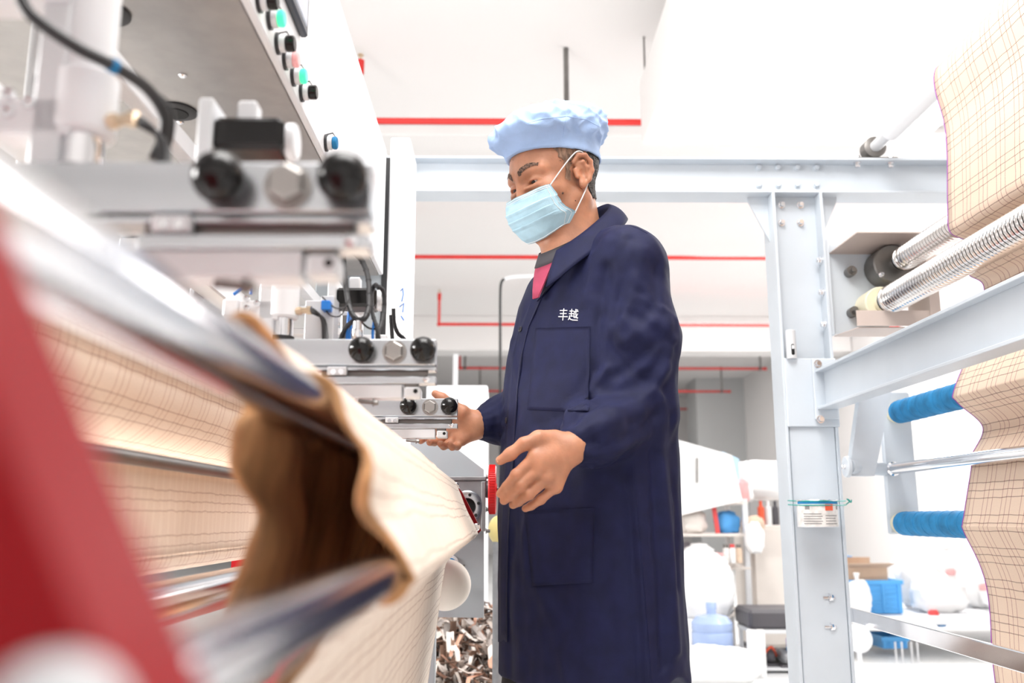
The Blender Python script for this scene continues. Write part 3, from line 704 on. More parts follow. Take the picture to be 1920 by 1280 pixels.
# ================================================================== clamp units (three alike along the machine)
Y2 = 1.24
def clamp_unit():
    Yb = Y2
    def Q(px, py, dy=0.): return A(px, py, Yb + dy)
    t = thing('clamp_unit', None, 'clamp', Q(740, 700), 'clamp units hung under the cabinet')
    def bx(name, px0, py0, px1, py1, y0, y1, mm, bev=.001, par=t):
        a = Q(px0, py0); b = Q(px1, py1)
        return MB().box((a.x, Yb + y0, b.z), (b.x, Yb + y1, a.z), bev).build(name, mm, par)
    bx('clamp_bar', 470, 635, 817, 684, 0, .024, M_alu, .0012)
    for px in (681, 795):
        c = Q(px, 659)
        k = MB().sphere(c + Vector((0, -.017, 0)), .0178, 24, 16).build('ball_knob', M_black, t)
        MB().cyl(c + Vector((0, .001, 0)), c + Vector((0, -.004, 0)), .009, n=16).build('knob_neck', M_steel, k)
    c = Q(740, 660)
    h = MB().lathe(c, (0, -1, 0), [(0, .0168), (.003, .0168)], 28).build('washer', M_bolt, t)
    MB().lathe(c + Vector((0, -.003, 0)), (0, -1, 0), [(0, .0135), (.009, .0135), (.0105, .0115)], 6, ang0=PI / 6).build('hexagon_bolt', M_bolt, t)
    bx('slide_plate', 545, 686, 817, 693, .003, .03, M_alu)
    bx('slide_gap', 600, 692, 800, 706, .012, .028, M_dsteel)
    bx('guide_rail', 600, 705, 817, 719, .0, .022, M_alu)
    c = Q(800, 711); MB().lathe(c, (0, -1, 0), [(0, .0048), (.003, .0048), (.004, .003)], 14).build('screw', M_steel, t)
    bx('sensor_box', 560, 719, 753, 746, .002, .03, M_alud, .0015)
    bx('neck_block', 757, 716, 783, 726, .004, .024, M_dsteel)
    q = bx('end_block', 758, 725, 788, 745, -.001, .024, M_alud, .002)
    c = Q(779, 733, -.001); MB().lathe(c, (0, -1, 0), [(0, .0032), (.0006, .0030)], 14).build('pin_hole', M_hole, q)
    bx('side_lug', 614, 688, 650, 703, -.003, .006, M_alud)
    for px in (625, 640):
        c = Q(px, 697, -.003); MB().lathe(c, (0, -1, 0), [(0, .004), (.002, .004)], 12).build('screw', M_steel, t)
    c = Q(672, 752, .006); MB().cyl(c, c + Vector((.022, 0, -.002)), .003, n=8).hexbolt(c + Vector((.02, 0, -.002)), (1, 0, 0), .004, .006).build('set_screw', M_dsteel, t)
    # pneumatic cylinder with flange block and fitting above the bar
    c0 = Q(527, 634, .05); ztop = Q(527, 505, .05).z; zm = Q(527, 598, .05).z
    MB().cyl((c0.x, c0.y, c0.z - .002), (c0.x, c0.y, zm + .01), .0165, n=24).build('piston_rod', M_steel, t)
    MB().lathe((c0.x, c0.y, c0.z - .004), (0, 0, 1), [(0, .019), (.006, .019)], 24).build('seal_ring', M_rubber, t)
    MB().lathe((c0.x, c0.y, zm), (0, 0, 1), [(0, .021), (.003, .0235), (.048, .0235), (.05, .021)], 28).build('flange_collar', M_white, t)
    cyl = MB().lathe((c0.x, c0.y, zm + .05), (0, 0, 1), [(0, .019), (.10, .019), (.102, .023), (.15, .023), (.155, .018)], 28).build('cylinder_barrel', M_white, t)
    fb = bx('flange_block', 438, 553, 512, 590, .03, .06, M_white, .002)
    for px, py in ((463, 560), (463, 578), (483, 569)):
        c = Q(px, py, .03); MB().lathe(c, (0, -1, 0), [(0, .0048), (.003, .0048), (.0032, .003), (.001, .0028)], 14).build('socket_screw', M_steel, fb)
    bx('side_block', 405, 548, 436, 585, .03, .06, M_white, .004)
    f0 = Q(552, 584, .045)
    ft = MB().cyl(f0, f0 + Vector((.010, -.002, .001)), .006, n=6).cyl(f0 + Vector((.010, -.002, .001)), f0 + Vector((.020, -.004, .001)), .0045, n=12).cyl(f0 + Vector((.020, -.004, .001)), f0 + Vector((.026, -.005, .001)), .0062, n=12).build('air_fitting', M_brass, t)
    for k in range(3):
        MB().tube(smooth_path([Q(574, 576 + k * 3, .04), Q(590, 582 + 3 * k, .045), Q(604 + 2 * k, 600, .05 + .008 * k), Q(606 + 4 * k, 640, .05)], 5), .0022, 6).build('air_hose', M_rubber, t)
    # slide column with blue switch
    bx('slide_column', 553, 541, 582, 640, .07, .10, M_alud)
    bx('slide_column', 584, 532, 606, 640, .07, .11, M_alud)
    bx('limit_switch', 589, 547, 606, 565, .05, .07, M_blue, .001)
    MB().tube(smooth_path([Q(604, 556, .06), Q(625, 575, .06), Q(645, 578, .06), Q(655, 560, .07)], 5), .0012, 5).build('signal_wire', M_rubber, t)
    MB().tube(smooth_path([Q(604, 568, .06), Q(618, 590, .06), Q(638, 592, .06), Q(650, 570, .07)], 5), .0012, 5).build('signal_wire', M_rubber, t)
    bx('guide_bar', 610, 545, 628, 640, .13, .15, M_alud)
    bx('dark_slot', 613, 555, 622, 630, .12, .131, M_dsteel)
    # servo motor with end cap
    a_ = Q(629, 538, .19); b_ = Q(705, 574, .19)
    sv = MB().box((a_.x, a_.y, b_.z), (b_.x, a_.y + .05, a_.z), .005).build('servo_motor', M_black, t)
    MB().cyl(Vector((b_.x - .002, a_.y + .025, (a_.z + b_.z) / 2)), Vector((b_.x + .008, a_.y + .025, (a_.z + b_.z) / 2)), .018, n=24, bev=.002).build('motor_cap', M_alud, sv)
    MB().box((a_.x + .02, a_.y + .01, a_.z - .002), (a_.x + .038, a_.y + .03, a_.z + .02), .002).build('plug', M_alud, sv)
    MB().box((a_.x - .012, a_.y - .004, b_.z - .02), (a_.x + .002, a_.y + .054, a_.z + .016), .002).build('motor_flange', M_alud, sv)
    bx('motor_base', 622, 574, 690, 610, .20, .24, M_alud)
    # spiral-wrapped cable loops and blue hoses
    loops = [([(640, 420), (644, 480), (648, 530), (655, 575), (668, 598), (684, 596), (692, 570), (690, 520), (678, 488), (660, 470), (648, 440), (646, 400)], .0042),
             ([(710, 540), (704, 534), (697, 548), (698, 585), (706, 612), (712, 645)], .0032),
             ([(668, 598), (650, 612), (640, 632), (634, 655)], .0035),
             ([(706, 536), (718, 545), (720, 575), (716, 605), (708, 630), (712, 660)], .0034),
             ([(675, 600), (690, 614), (706, 616), (716, 606)], .0016)]
    for pts, r in loops:
        sm = smooth_path([Q(x, y, .10 + .02 * math.sin(i)) for i, (x, y) in enumerate(pts)], 8)
        cb_ = MB().tube(sm, r, 8).build('cable', M_rubber, t)
        if r > .003:
            rb = MB()
            for i in range(3, len(sm) - 3, 4):
                tt = (sm[i + 1] - sm[i - 1]).normalized(); rb.lathe(sm[i] - tt * .0008, tt, [(0, r * 1.14), (.0016, r * 1.14)], 8)
            rb.build('spiral_wrap', M_rubber, cb_)
    for pts in ([(655, 582), (652, 610), (650, 650)], [(661, 582), (658, 610), (654, 650)], [(702, 600), (699, 622), (700, 650)], [(438, 552), (455, 540), (480, 520)], [(470, 552), (472, 530), (470, 500)]):
        MB().tube(smooth_path([Q(x, y, .12) for x, y in pts], 5), .0024, 6).build('blue_hose', M_blue, t)
    c = Q(669, 634, .05)
    MB().lathe(c, (0, 0, 1), [(-.002, .0075), (.004, .0085), (.012, .0085), (.013, .0065), (.024, .0065), (.026, .004)], 14).build('cable_plug', M_steel, t)
    # arm that hangs the unit on the carrier rail
    bx('carrier_arm', 470, 640, 500, 680, .0245, .05, M_alud)
    za_ = Q(470, 640).z; xq = Q(470, 640).x
    MB().box((xq, Yb + .03, za_ - .02), (xq + .022, Yb + .05, CH + .396), .002).build('hanger_post', M_alud, t)
    MB().box((xr - .088, Yb + .025, CH + .383), (xq + .022, Yb + .055, CH + .3985), .002).build('hanger_foot', M_alud, t)
    return t
u2 = clamp_unit()
u2['label'] = 'middle aluminium clamp unit with two black ball knobs, between the other two clamps'
u1 = copy_tree(u2, delta=(0, -.64, 0)); u1['label'] = 'aluminium clamp unit with two black ball knobs farthest from the worker\'s hand'
for ch in list(u1.children):
    if ch.name.split('.')[0] in ('cable', 'limit_switch', 'signal_wire', 'slide_column', 'guide_bar', 'dark_slot', 'blue_hose', 'cable_plug', 'motor_base'):
        for g in list(ch.children): bpy.data.objects.remove(g)
        bpy.data.objects.remove(ch)
hs_ = thing('air_line', 'thick black air line sagging in front of the grey cabinet underside', 'hose', A(120, 70, .60))
MB().tube(smooth_path([A(25, -60, .585), A(45, 10, .585), A(85, 50, .59), A(150, 92, .60), (A(215, 125, .62)), A(275, 165, .65), A(308, 215, .67), A(304, 262, .68), A(288, 300, .68)], 8), .0046, 10).build('hose', M_rubber, hs_)
MB().tube(smooth_path([A(205, 120, .617), A(218, 127, .622)], 4), .0056, 10).build('blue_marker', M_tape, hs_)
MB().tube(smooth_path([A(275, 165, .655), A(318, 205, .675), A(318, 260, .69), A(300, 300, .695)], 8), .0030, 8).build('thin_hose', M_rubber, hs_)
u3 = copy_tree(u2, delta=(0, .64, 0)); u3['label'] = 'aluminium clamp unit with two black ball knobs touched by the worker\'s hand'

# ================================================================== grey gear housing with red hand wheel at the far end
gy = 2.36
gh = thing('gear_housing', 'grey enamel gear housing with chamfered corner beside the worker', 'machine part', (A(850, 1000, gy).x, gy, 0))
poly = [A(770, 800, gy), A(845, 832, gy), A(907, 880, gy), A(907, 1158, gy), A(770, 1156, gy)]
MB().prism(poly, (0, .03, 0)).build('housing_plate', M_gpanel, gh, smooth=False)
pz = A(800, 1150, gy).z; xx = A(800, 1150, gy).x
MB().box((xx - .06, gy + .0305, 0), (xx + .02, gy + .08, pz + .12), .003).build('pedestal', M_gpanel, gh)
a = A(846, 899, gy - .06); b = A(908, 996, gy - .06)
gb = MB().box((a.x, gy - .06, b.z), (b.x, gy - .0005, a.z), .004).build('gearbox', M_cast, gh)
MB().box((a.x - .01, gy - .064, a.z - .002), (b.x + .004, gy, a.z + .008), .002).build('gearbox_lid', M_cast, gb)
MB().box((b.x - .008, gy - .068, b.z), (b.x + .003, gy - .058, a.z - .004), .002).build('gearbox_rib', M_cast, gb)
c = A(876, 950, gy - .06)
MB().lathe(c, (0, -1, 0), [(0, .040), (.006, .040), (.008, .036), (.008, .022), (.0005, .020)], 32, caps=False).build('flange_ring', M_alu, gb)
MB().lathe(c + Vector((0, -.001, 0)), (0, -1, 0), [(0, .021), (.0005, .020)], 24).build('bore', M_hole, gb)
for k in range(6):
    an = k * PI / 3 + .3; MB().cyl(c + Vector((math.cos(an) * .03, -.008, math.sin(an) * .03)), c + Vector((math.cos(an) * .03, -.0095, math.sin(an) * .03)), .004, n=10).build('bolt_hole', M_hole, gb)
c = A(846, 1054, gy); 
MB().lathe(c, (0, -1, 0), [(0, .018), (.005, .018), (.006, .014)], 22).build('indicator_rim', M_white, gh)
MB().lathe(c + Vector((0, -.006, 0)), (0, -1, 0), [(0, .011), (.003, .010)], 18).build('indicator_lens', M_tape, gh)
MB().lathe(A(870, 1060, gy), (0, -1, 0), [(0, .003), (.001, .003)], 10).build('rivet', M_dsteel, gh)
c = A(923, 917, gy - .02)
MB().cyl((b.x + .002, c.y, c.z), (c.x + .03, c.y, c.z), .008, n=14).build('wheel_shaft', M_dsteel, gh)
MB().cyl((b.x + .002, c.y, c.z), (b.x + .012, c.y, c.z), .022, n=18, bev=.002).build('shaft_collar', M_cast, gh)
rw = .061; wh = MB()
wh.lathe((c.x - .010, c.y, c.z), (1, 0, 0), [(0, rw - .008), (.0, rw - .003), (.003, rw), (.017, rw), (.02, rw - .003), (.02, rw - .008), (.012, rw - .012), (.012, .016), (.022, .014), (.022, .006), (-.004, .006), (-.004, .016), (.006, .016), (.006, rw - .012)], 40, caps=False)
for k in range(60):
    an = 2 * PI * k / 60; wh.box((c.x - .008, c.y + math.cos(an) * rw - .0015, c.z + math.sin(an) * rw - .0015), (c.x + .008, c.y + math.cos(an) * rw + .0015, c.z + math.sin(an) * rw + .0015))
wh.build('hand_wheel', mat('bright_red_plastic', (.80, .012, .015), .35), gh)
for zz in (A(915, 895, gy).z, A(915, 955, gy).z, A(915, 995, gy).z):
    MB().hexbolt((b.x + .003, gy - .03, zz), (1, 0, 0), .005, .009).build('bolt', M_dsteel, gh)
yb = thing('yellow_knob', 'yellow plastic knob on a grey stand behind the navy coat', 'knob', A(930, 1000, 2.75))
c = A(935, 993, 2.75)
MB().sphere(c, .042, 20, 14, (.75, .75, 1.0)).build('knob_body', M_yellow, yb)
MB().cyl((c.x, c.y, 0.015), (c.x, c.y, c.z - .03), .018, n=14).build('stand_tube', M_cast, yb)
MB().lathe((c.x, c.y, 0), (0, 0, 1), [(0, .09), (.012, .09), (.016, .02)], 20).build('stand_base', M_cast, yb)
# ================================================================== implicit surface tools
def grid_eval(fn, lo, hi, h):
    lo = np.array(lo, float); hi = np.array(hi, float)
    n = np.ceil((hi - lo) / h).astype(int) + 1
    xs = [lo[k] + h * np.arange(n[k]) for k in range(3)]
    out = np.empty(n, np.float32); step = max(1, int(900000 // (n[1] * n[2])))
    for i in range(0, n[0], step):
        G = np.stack(np.meshgrid(xs[0][i:i + step], xs[1], xs[2], indexing='ij'), -1).reshape(-1, 3).astype(np.float32)
        out[i:i + step] = fn(G).reshape(-1, n[1], n[2])
    return out, lo
def surface_nets(V, lo, h):
    s = V < 0; n = V.shape
    c = [(a, b, d) for a in (0, 1) for b in (0, 1) for d in (0, 1)]
    def sl(A_, o): return A_[o[0]:n[0] - 1 + o[0], o[1]:n[1] - 1 + o[1], o[2]:n[2] - 1 + o[2]]
    cnt = sum(sl(s, o).astype(np.int8) for o in c)
    act = (cnt > 0) & (cnt < 8); idx = np.argwhere(act)
    ids = -np.ones(act.shape, np.int64); ids[act] = np.arange(len(idx))
    acc = np.zeros((len(idx), 3)); num = np.zeros(len(idx))
    for i, a in enumerate(c):
        for b in c[i + 1:]:
            if sum(abs(x - y) for x, y in zip(a, b)) != 1: continue
            va = V[idx[:, 0] + a[0], idx[:, 1] + a[1], idx[:, 2] + a[2]]; vb = V[idx[:, 0] + b[0], idx[:, 1] + b[1], idx[:, 2] + b[2]]
            m = (va < 0) != (vb < 0); t = np.where(m, va / np.where(m, va - vb, 1), 0)
            p = np.array(a)[None] + t[:, None] * (np.array(b) - np.array(a))[None]
            acc[m] += p[m]; num[m] += 1
    P = lo + h * (idx + acc / num[:, None])
    F = []
    for ax in range(3):
        o1, o2 = [(1, 2), (2, 0), (0, 1)][ax]
        A0 = [slice(None)] * 3; A1 = [slice(None)] * 3; A0[ax] = slice(0, -1); A1[ax] = slice(1, None)
        ch = np.argwhere(s[tuple(A0)] != s[tuple(A1)])
        ok = (ch[:, o1] > 0) & (ch[:, o2] > 0) & (ch[:, o1] < n[o1] - 1) & (ch[:, o2] < n[o2] - 1); ch = ch[ok]
        inside = s[ch[:, 0], ch[:, 1], ch[:, 2]]
        def cell(d1, d2):
            q = ch.copy(); q[:, o1] -= d1; q[:, o2] -= d2; return ids[q[:, 0], q[:, 1], q[:, 2]]
        f = np.stack([cell(1, 1), cell(0, 1), cell(0, 0), cell(1, 0)], 1)
        f[~inside] = f[~inside][:, ::-1]; F.append(f)
    F = np.concatenate(F); F = F[(F >= 0).all(1)]
    return P, F
def relax(P, F, it=2, lam=.5):
    e = np.concatenate([F[:, [0, 1]], F[:, [1, 2]], F[:, [2, 3]], F[:, [3, 0]]])
    for _ in range(it):
        acc = np.zeros_like(P); n = np.zeros(len(P))
        np.add.at(acc, e[:, 0], P[e[:, 1]]); np.add.at(acc, e[:, 1], P[e[:, 0]]); np.add.at(n, e[:, 0], 1); np.add.at(n, e[:, 1], 1)
        P = P + lam * (acc / np.maximum(n, 1)[:, None] - P)
    return P
def vnormals(P, F):
    nf = np.cross(P[F[:, 2]] - P[F[:, 0]], P[F[:, 3]] - P[F[:, 1]]); N_ = np.zeros_like(P)
    for k in range(4): np.add.at(N_, F[:, k], nf)
    return N_ / (np.linalg.norm(N_, axis=1, keepdims=True) + 1e-12)
def np_mesh(name, P, F, mats, parent=None, mi=None):
    me = bpy.data.meshes.new(name); me.vertices.add(len(P)); me.vertices.foreach_set('co', P.astype(np.float32).ravel())
    me.loops.add(F.size); me.loops.foreach_set('vertex_index', F.astype(np.int32).ravel())
    me.polygons.add(len(F)); me.polygons.foreach_set('loop_start', np.arange(0, F.size, F.shape[1], dtype=np.int32))
    me.polygons.foreach_set('use_smooth', np.ones(len(F), bool))
    for m in (mats if isinstance(mats, (list, tuple)) else [mats]): me.materials.append(m)
    if mi is not None: me.polygons.foreach_set('material_index', np.asarray(mi, np.int32))
    me.update(calc_edges=True); me.validate()
    o = bpy.data.objects.new(name, me); COL.objects.link(o); attach(o, parent); return o
def cap(P, a, b, ra, rb=None):
    a = np.array(a, np.float32); b = np.array(b, np.float32); rb = ra if rb is None else rb
    d = b - a; t = np.clip(((P - a) @ d) / (d @ d), 0, 1)
    return np.linalg.norm(P - a - t[:, None] * d, axis=1) - (ra + (rb - ra) * t)
def ell(P, c, r):
    q = (P - np.array(c, np.float32)) / np.array(r, np.float32); k = np.linalg.norm(q, axis=1)
    return (k - 1) * min(r) * .5 + (k - 1) * np.array(r).mean() * .5
def smin(a, b, k):
    h = np.clip(.5 + .5 * (b - a) / k, 0, 1); return b + (a - b) * h - k * h * (1 - h)
def smax(a, b, k): return -smin(-a, -b, k)
# ================================================================== the worker
aB = math.radians(35); fB = np.array([-math.cos(aB), -math.sin(aB), 0]); lB = np.array([math.sin(aB), -math.cos(aB), 0])
CB = np.array([.178, 1.90, 0])
aH = math.radians(34); pH = math.radians(15.5)
fH = np.array([-math.cos(aH) * math.cos(pH), -math.sin(aH) * math.cos(pH), -math.sin(pH)]); lH = np.array([math.sin(aH), -math.cos(aH), 0]); uH = np.cross(fH, lH)
HC = np.array(A(1041, 343, 1.88)); HR = np.stack([fH, lH, uH])      # head local: x front, y left, z up
HS = 1.05
def Hw(p): return Vector(HC + np.array(p) * HS @ HR)                      # head local -> world
Sl = np.array([.268, 1.768, 1.420]); El = np.array(A(1203, 775, 1.765)); Wl = np.array(A(1070, 838, 1.615))
Sr = np.array([.145, 2.05, 1.43]); Er = np.array([.15, 2.15, 1.175]); Wr = np.array(A(893, 797, 1.99))
hipL = CB + lB * .09 + [0, 0, .9]; hipR = CB - lB * .09 + [0, 0, .9]
footL = CB + lB * .11 + fB * .03; footR = CB - lB * .11 + fB * .10
def head_sdf(P):
    q = ((P - HC.astype(np.float32)) @ HR.T.astype(np.float32)) / np.float32(HS); y = q[:, 1].copy(); q[:, 1] = np.abs(y)
    d = ell(q, (-.012, 0, .042), (.098, .076, .082))
    d = smin(d, ell(q, (.030, 0, .012), (.066, .064, .075)), .02)
    d = smin(d, ell(q, (.032, 0, -.052), (.055, .055, .070)), .03)
    d = smin(d, cap(q, (-.004, .054, -.045), (.052, .02, -.096), .019, .017), .025)          # jaw
    d = smin(d, ell(q, (.064, 0, -.096), (.022, .026, .018)), .02)                          # chin
    d = smin(d, ell(q, (.056, .044, -.022), (.028, .024, .024)), .018)                      # cheek bone
    d = smin(d, cap(q, (.089, .010, .022), (.071, .052, .020), .0085, .008), .016)          # brow ridge
    d = smin(d, cap(q, (.088, 0, .012), (.099, 0, -.026), .007, .0085), .012)                # nose
    d = smin(d, ell(q, (.089, .011, -.034), (.012, .010, .009)), .008)
    d = smax(d, -ell(q, (.098, .031, .002), (.018, .017, .011)), .010)                      # socket
    d = smin(d, ell(q, (.0745, .032, .000), (.0155, .0185, .0125)), .004)                   # lids
    d = smax(d, -ell(q, (.092, .032, -.0036), (.020, .0142, .0036)), .0012)                 # eye slit
    d = smin(d, cap(q, (.094, .018, -.012), (.083, .045, -.012), .003, .003), .006)         # bag under the eye
    for pts, r in (([(.008, .077, .020), (-.004, .083, .032), (-.018, .087, .030), (-.027, .089, .016), (-.027, .087, -.002), (-.019, .083, -.018), (-.006, .078, -.028)], .0048),
                   ([(.000, .077, .016), (-.012, .083, .018), (-.018, .084, .006), (-.014, .081, -.010)], .0042)):
        for a_, b_ in zip(pts[:-1], pts[1:]): d = smin(d, cap(q, a_, b_, r), .004)
    d = smin(d, ell(q, (-.003, .078, -.026), (.008, .0055, .010)), .005)                    # ear lobe
    d = smin(d, ell(q, (-.012, .0765, .002), (.017, .0055, .028)), .005)                    # ear plate
    d = smax(d, -ell(q, (-.006, .0845, -.004), (.008, .007, .010)), .003)
    d = smin(d, cap(q, (.006, .074, .004), (.006, .077, -.010), .0045), .004)               # tragus
    nb = np.array(CB + fB * .02 + [0, 0, 1.46], np.float32)
    a_ = (HC + np.array([-.030, 0, -.035]) @ HR).astype(np.float32)
    d = smin(d, cap(P, a_, nb, .056, .066), .022)
    a2 = (HC + np.array([.02, 0, -.09]) @ HR).astype(np.float32)
    d = smin(d, cap(P, a2, nb + np.array(fB * .055, np.float32), .022, .03), .03)           # throat
    for sg in (1, -1):
        a3 = (HC + np.array([-.022, sg * .06, -.055]) @ HR).astype(np.float32)
        d = smin(d, cap(P, a3, nb + np.array(fB * .06 + lB * sg * .015, np.float32), .010, .011), .018)
    return d
handL = dict(w=[(1078, 832, 1.615), (1062, 852, 1.612)], th=[(1040, 822, 1.605), (1010, 822, 1.592), (982, 832, 1.582), (957, 851, 1.583), (938, 863, 1.586)],
             fi=[[(1003, 856, 1.583), (968, 890, 1.578), (950, 912, 1.590), (938, 925, 1.602)],
                 [(1012, 878, 1.584), (976, 909, 1.580), (957, 928, 1.594), (945, 938, 1.608)],
                 [(1025, 897, 1.588), (992, 926, 1.586), (972, 940, 1.600), (962, 946, 1.613)],
                 [(1042, 912, 1.596), (1014, 936, 1.596), (996, 948, 1.606), (985, 953, 1.616)]])
handR = dict(w=[(895, 788, 1.992), (893, 806, 1.992)], th=[(884, 785, 1.985), (868, 772, 1.972), (848, 758, 1.968), (829, 746, 1.968), (816, 738, 1.966)],
             fi=[[(850, 792, 1.998), (820, 806, 2.005), (800, 818, 1.985), (789, 826, 1.965)],
                 [(850, 806, 1.996), (830, 820, 1.995), (815, 828, 1.972), (806, 829, 1.955)],
                 [(856, 818, 1.990), (842, 832, 1.982), (832, 836, 1.962), (826, 832, 1.946)],
                 [(866, 825, 1.982), (857, 836, 1.972), (848, 838, 1.955), (843, 832, 1.942)]])
def hand_sdf(P, hd, W, E):
    g = lambda q: np.array(A(*q), np.float32)
    w0, w1 = g(hd['w'][0]), g(hd['w'][1]); d = np.full(len(P), 9., np.float32)
    mcp = [g(f[0]) for f in hd['fi']]; rr = (.0098, .0102, .0096, .0084)
    for i, f in enumerate(hd['fi']):
        base = w0 + (w1 - w0) * (i / 3)
        pd = cap(P, base, mcp[i], .0165, .0128)
        d = pd if i == 0 else smin(d, pd, .014)
    d = smin(d, cap(P, (mcp[0] + mcp[1]) / 2, (w0 + w1) / 2, .013, .018), .012)
    d = smin(d, cap(P, g(hd['th'][0]), g(hd['th'][1]), .016, .0145), .018)
    th = hd['th']
    for k in range(1, 4): d = smin(d, cap(P, g(th[k]), g(th[k + 1]), (.0, .0128, .0108, .0105)[k], (.0, .0110, .0105, .0082)[k]), .007)
    for i, f in enumerate(hd['fi']):
        q = [g(x) for x in f]; fd = None; r = rr[i]
        for k in range(3):
            c_ = cap(P, q[k], q[k + 1], r * (1.06, .98, .88)[k], r * (.98, .88, .76)[k]); fd = c_ if fd is None else smin(fd, c_, .003)
        fd = smin(fd, ell(P, q[1], (r * 1.06,) * 3), .003)
        fd = smin(fd, ell(P, q[0], (r * 1.15,) * 3), .004)
        d = smin(d, fd, .0045)
    wc = (w0 + w1) / 2
    d = smin(d, cap(P, wc, W + (E - W) * .25, .026, .030), .018)
    return d
def torso(P, zs, cf, a, b, sc=1.):
    q = P - CB.astype(np.float32); z = P[:, 2]
    u = q @ fB.astype(np.float32) - np.interp(z, zs, cf); v = q @ lB.astype(np.float32)
    aa = np.interp(z, zs, a) * sc; bb = np.interp(z, zs, b) * sc
    k = np.sqrt((np.abs(u) / aa) ** 2.3 + (np.abs(v) / bb) ** 2.3)
    return (k ** (1 / 1.15) - 1) * np.minimum(aa, bb)
ZS = [.5, .60, .784, .884, .995, 1.106, 1.19, 1.265, 1.38, 1.45, 1.52]
CF = [.00, .000, .003, .004, .002, .000, .000, -.002, -.012, -.02, -.02]
TA = [.150, .150, .148, .149, .149, .145, .142, .134, .118, .098, .06]
TB = [.225, .222, .220, .218, .216, .213, .214, .205, .190, .16, .08]
def body_low(P):
    d = torso(P, ZS, CF, TA, TB, .80); d = smax(d, .86 - P[:, 2], .03); d = smax(d, P[:, 2] - 1.48, .03)
    d = smin(d, cap(P, CB + [0, 0, 1.40], CB + fB * .02 + [0, 0, 1.47], .045), .02)
    for S_, E_, W_ in ((Sl, El, Wl), (Sr, Er, Wr)):
        d = smin(d, cap(P, S_, E_, .046, .036), .03); d = smin(d, cap(P, E_, W_, .036, .027), .02)
    for h_, f_ in ((hipL, footL), (hipR, footR)):
        kn = (h_ + f_) / 2 + fB * .02; kn[2] = .50
        an = f_ + [0, 0, .09]
        d = smin(d, cap(P, h_, kn, .078, .052), .03); d = smin(d, cap(P, kn, an, .05, .036), .02)
        d = smin(d, cap(P, an - [0, 0, .045], f_ + fB * .14 + [0, 0, .035], .034, .026), .02)
    return d
M_skin = mat('warm_skin', (.52, .235, .135), .5, var=.13, scale=26, bump=.22, bscale=230, sss=.3)
MB_ = []
pl = (np.array(HC) + [-.16, -.16, -.19], np.array(HC) + [.16, .16, .16])
V_, lo_ = grid_eval(head_sdf, pl[0], pl[1], .0019); P1, F1 = surface_nets(V_, lo_, .0019); P1 = relax(P1, F1, 1, .4)
PH, FH = P1, F1
V_, lo_ = grid_eval(lambda P: hand_sdf(P, handL, Wl, El), np.array(Wl) - [.19, .1, .16], np.array(Wl) + [.07, .1, .06], .0017); P2, F2 = surface_nets(V_, lo_, .0017); P2 = relax(P2, F2, 1, .4)
V_, lo_ = grid_eval(lambda P: hand_sdf(P, handR, Wr, Er), np.array(Wr) - [.17, .1, .10], np.array(Wr) + [.07, .1, .12], .0017); P3, F3 = surface_nets(V_, lo_, .0017); P3 = relax(P3, F3, 1, .4)
V_, lo_ = grid_eval(body_low, (-.12, 1.45, -.01), (.5, 2.35, 1.60), .011); P4, F4 = surface_nets(V_, lo_, .011)
Pn = []; Fn = []; o_ = 0
for P_, F_ in ((P1, F1), (P2, F2), (P3, F3), (P4, F4)): Pn.append(P_); Fn.append(F_ + o_); o_ += len(P_)
person = np_mesh('person', np.concatenate(Pn), np.concatenate(Fn), M_skin)
tag(person, 'worker in a navy coat, pale blue cap and face mask, reaching to the clamp', 'person')

def shell(name, P, F, keep, off, m, parent, jitter=0.):
    """a thin layer lying on the part of a surface that keep() selects"""
    Nn = vnormals(P, F); kf = keep[F].all(1); F2_ = F[kf]; used = np.unique(F2_); mp = -np.ones(len(P), int); mp[used] = np.arange(len(used))
    Q = P[used] + Nn[used] * (off + jitter * np.random.rand(len(used)))[:, None]
    return np_mesh(name, Q, mp[F2_], m, parent)
QH = (PH - HC) @ HR.T / HS
nzv = np.array([noise.noise(Vector(q * 160)) for q in QH]); ay = np.abs(QH[:, 1])
# ---- hair: temples, sideburns and nape
M_hair = mat('short_grey_black_hair', (.045, .036, .032), .6, var=.5, scale=90, bump=.6, bscale=300, stretch=(1, 1, .3))
M_stub = mat('thin_grey_temple_hair', (.30, .18, .12), .7, var=.4, scale=140, bump=.6, bscale=300, stretch=(1, 1, .25))
front = .036 + (QH[:, 2] - .04) * .25
hk = (QH[:, 2] > .020) & (QH[:, 0] < front + nzv * .012) & (QH[:, 0] > -.03) & (ay > .045) & (ay < .0785) | ((QH[:, 0] < -.034) & (QH[:, 2] > -.052 + nzv * .008) & (ay < .08)) 
shell('hair', PH, FH, hk & (QH[:, 0] < -.03), .0012, M_hair, person, .0024)
for sg in (1, -1): shell('temple_hair', PH, FH, hk & (QH[:, 0] >= -.032) & (QH[:, 1] * sg > 0), .0004, M_stub, person, .0016)
sb = (QH[:, 0] > .012 + nzv * .004) & (QH[:, 0] < .026 + nzv * .006) & (QH[:, 2] < .022) & (QH[:, 2] > -.016 + nzv * .008) & (ay > .05) & (ay < .079)
for sg in (1, -1): shell('sideburn', PH, FH, sb & (QH[:, 1] * sg > 0), .0003, M_stub, person, .0012)
M_brow = mat('dark_eyebrow_hair', (.17, .095, .065), .8, var=.5, scale=200, bump=.6, bscale=400)
eb = (ay > .010 + nzv * .003) & (ay < .054) & (np.abs(QH[:, 2] - (.0205 + .0095 * np.sin((ay - .012) / .042 * 2.6))) < .0072 * (1.0 - .55 * np.clip((ay - .02) / .034, 0, 1)) + nzv * .0018) & (QH[:, 0] > .05)
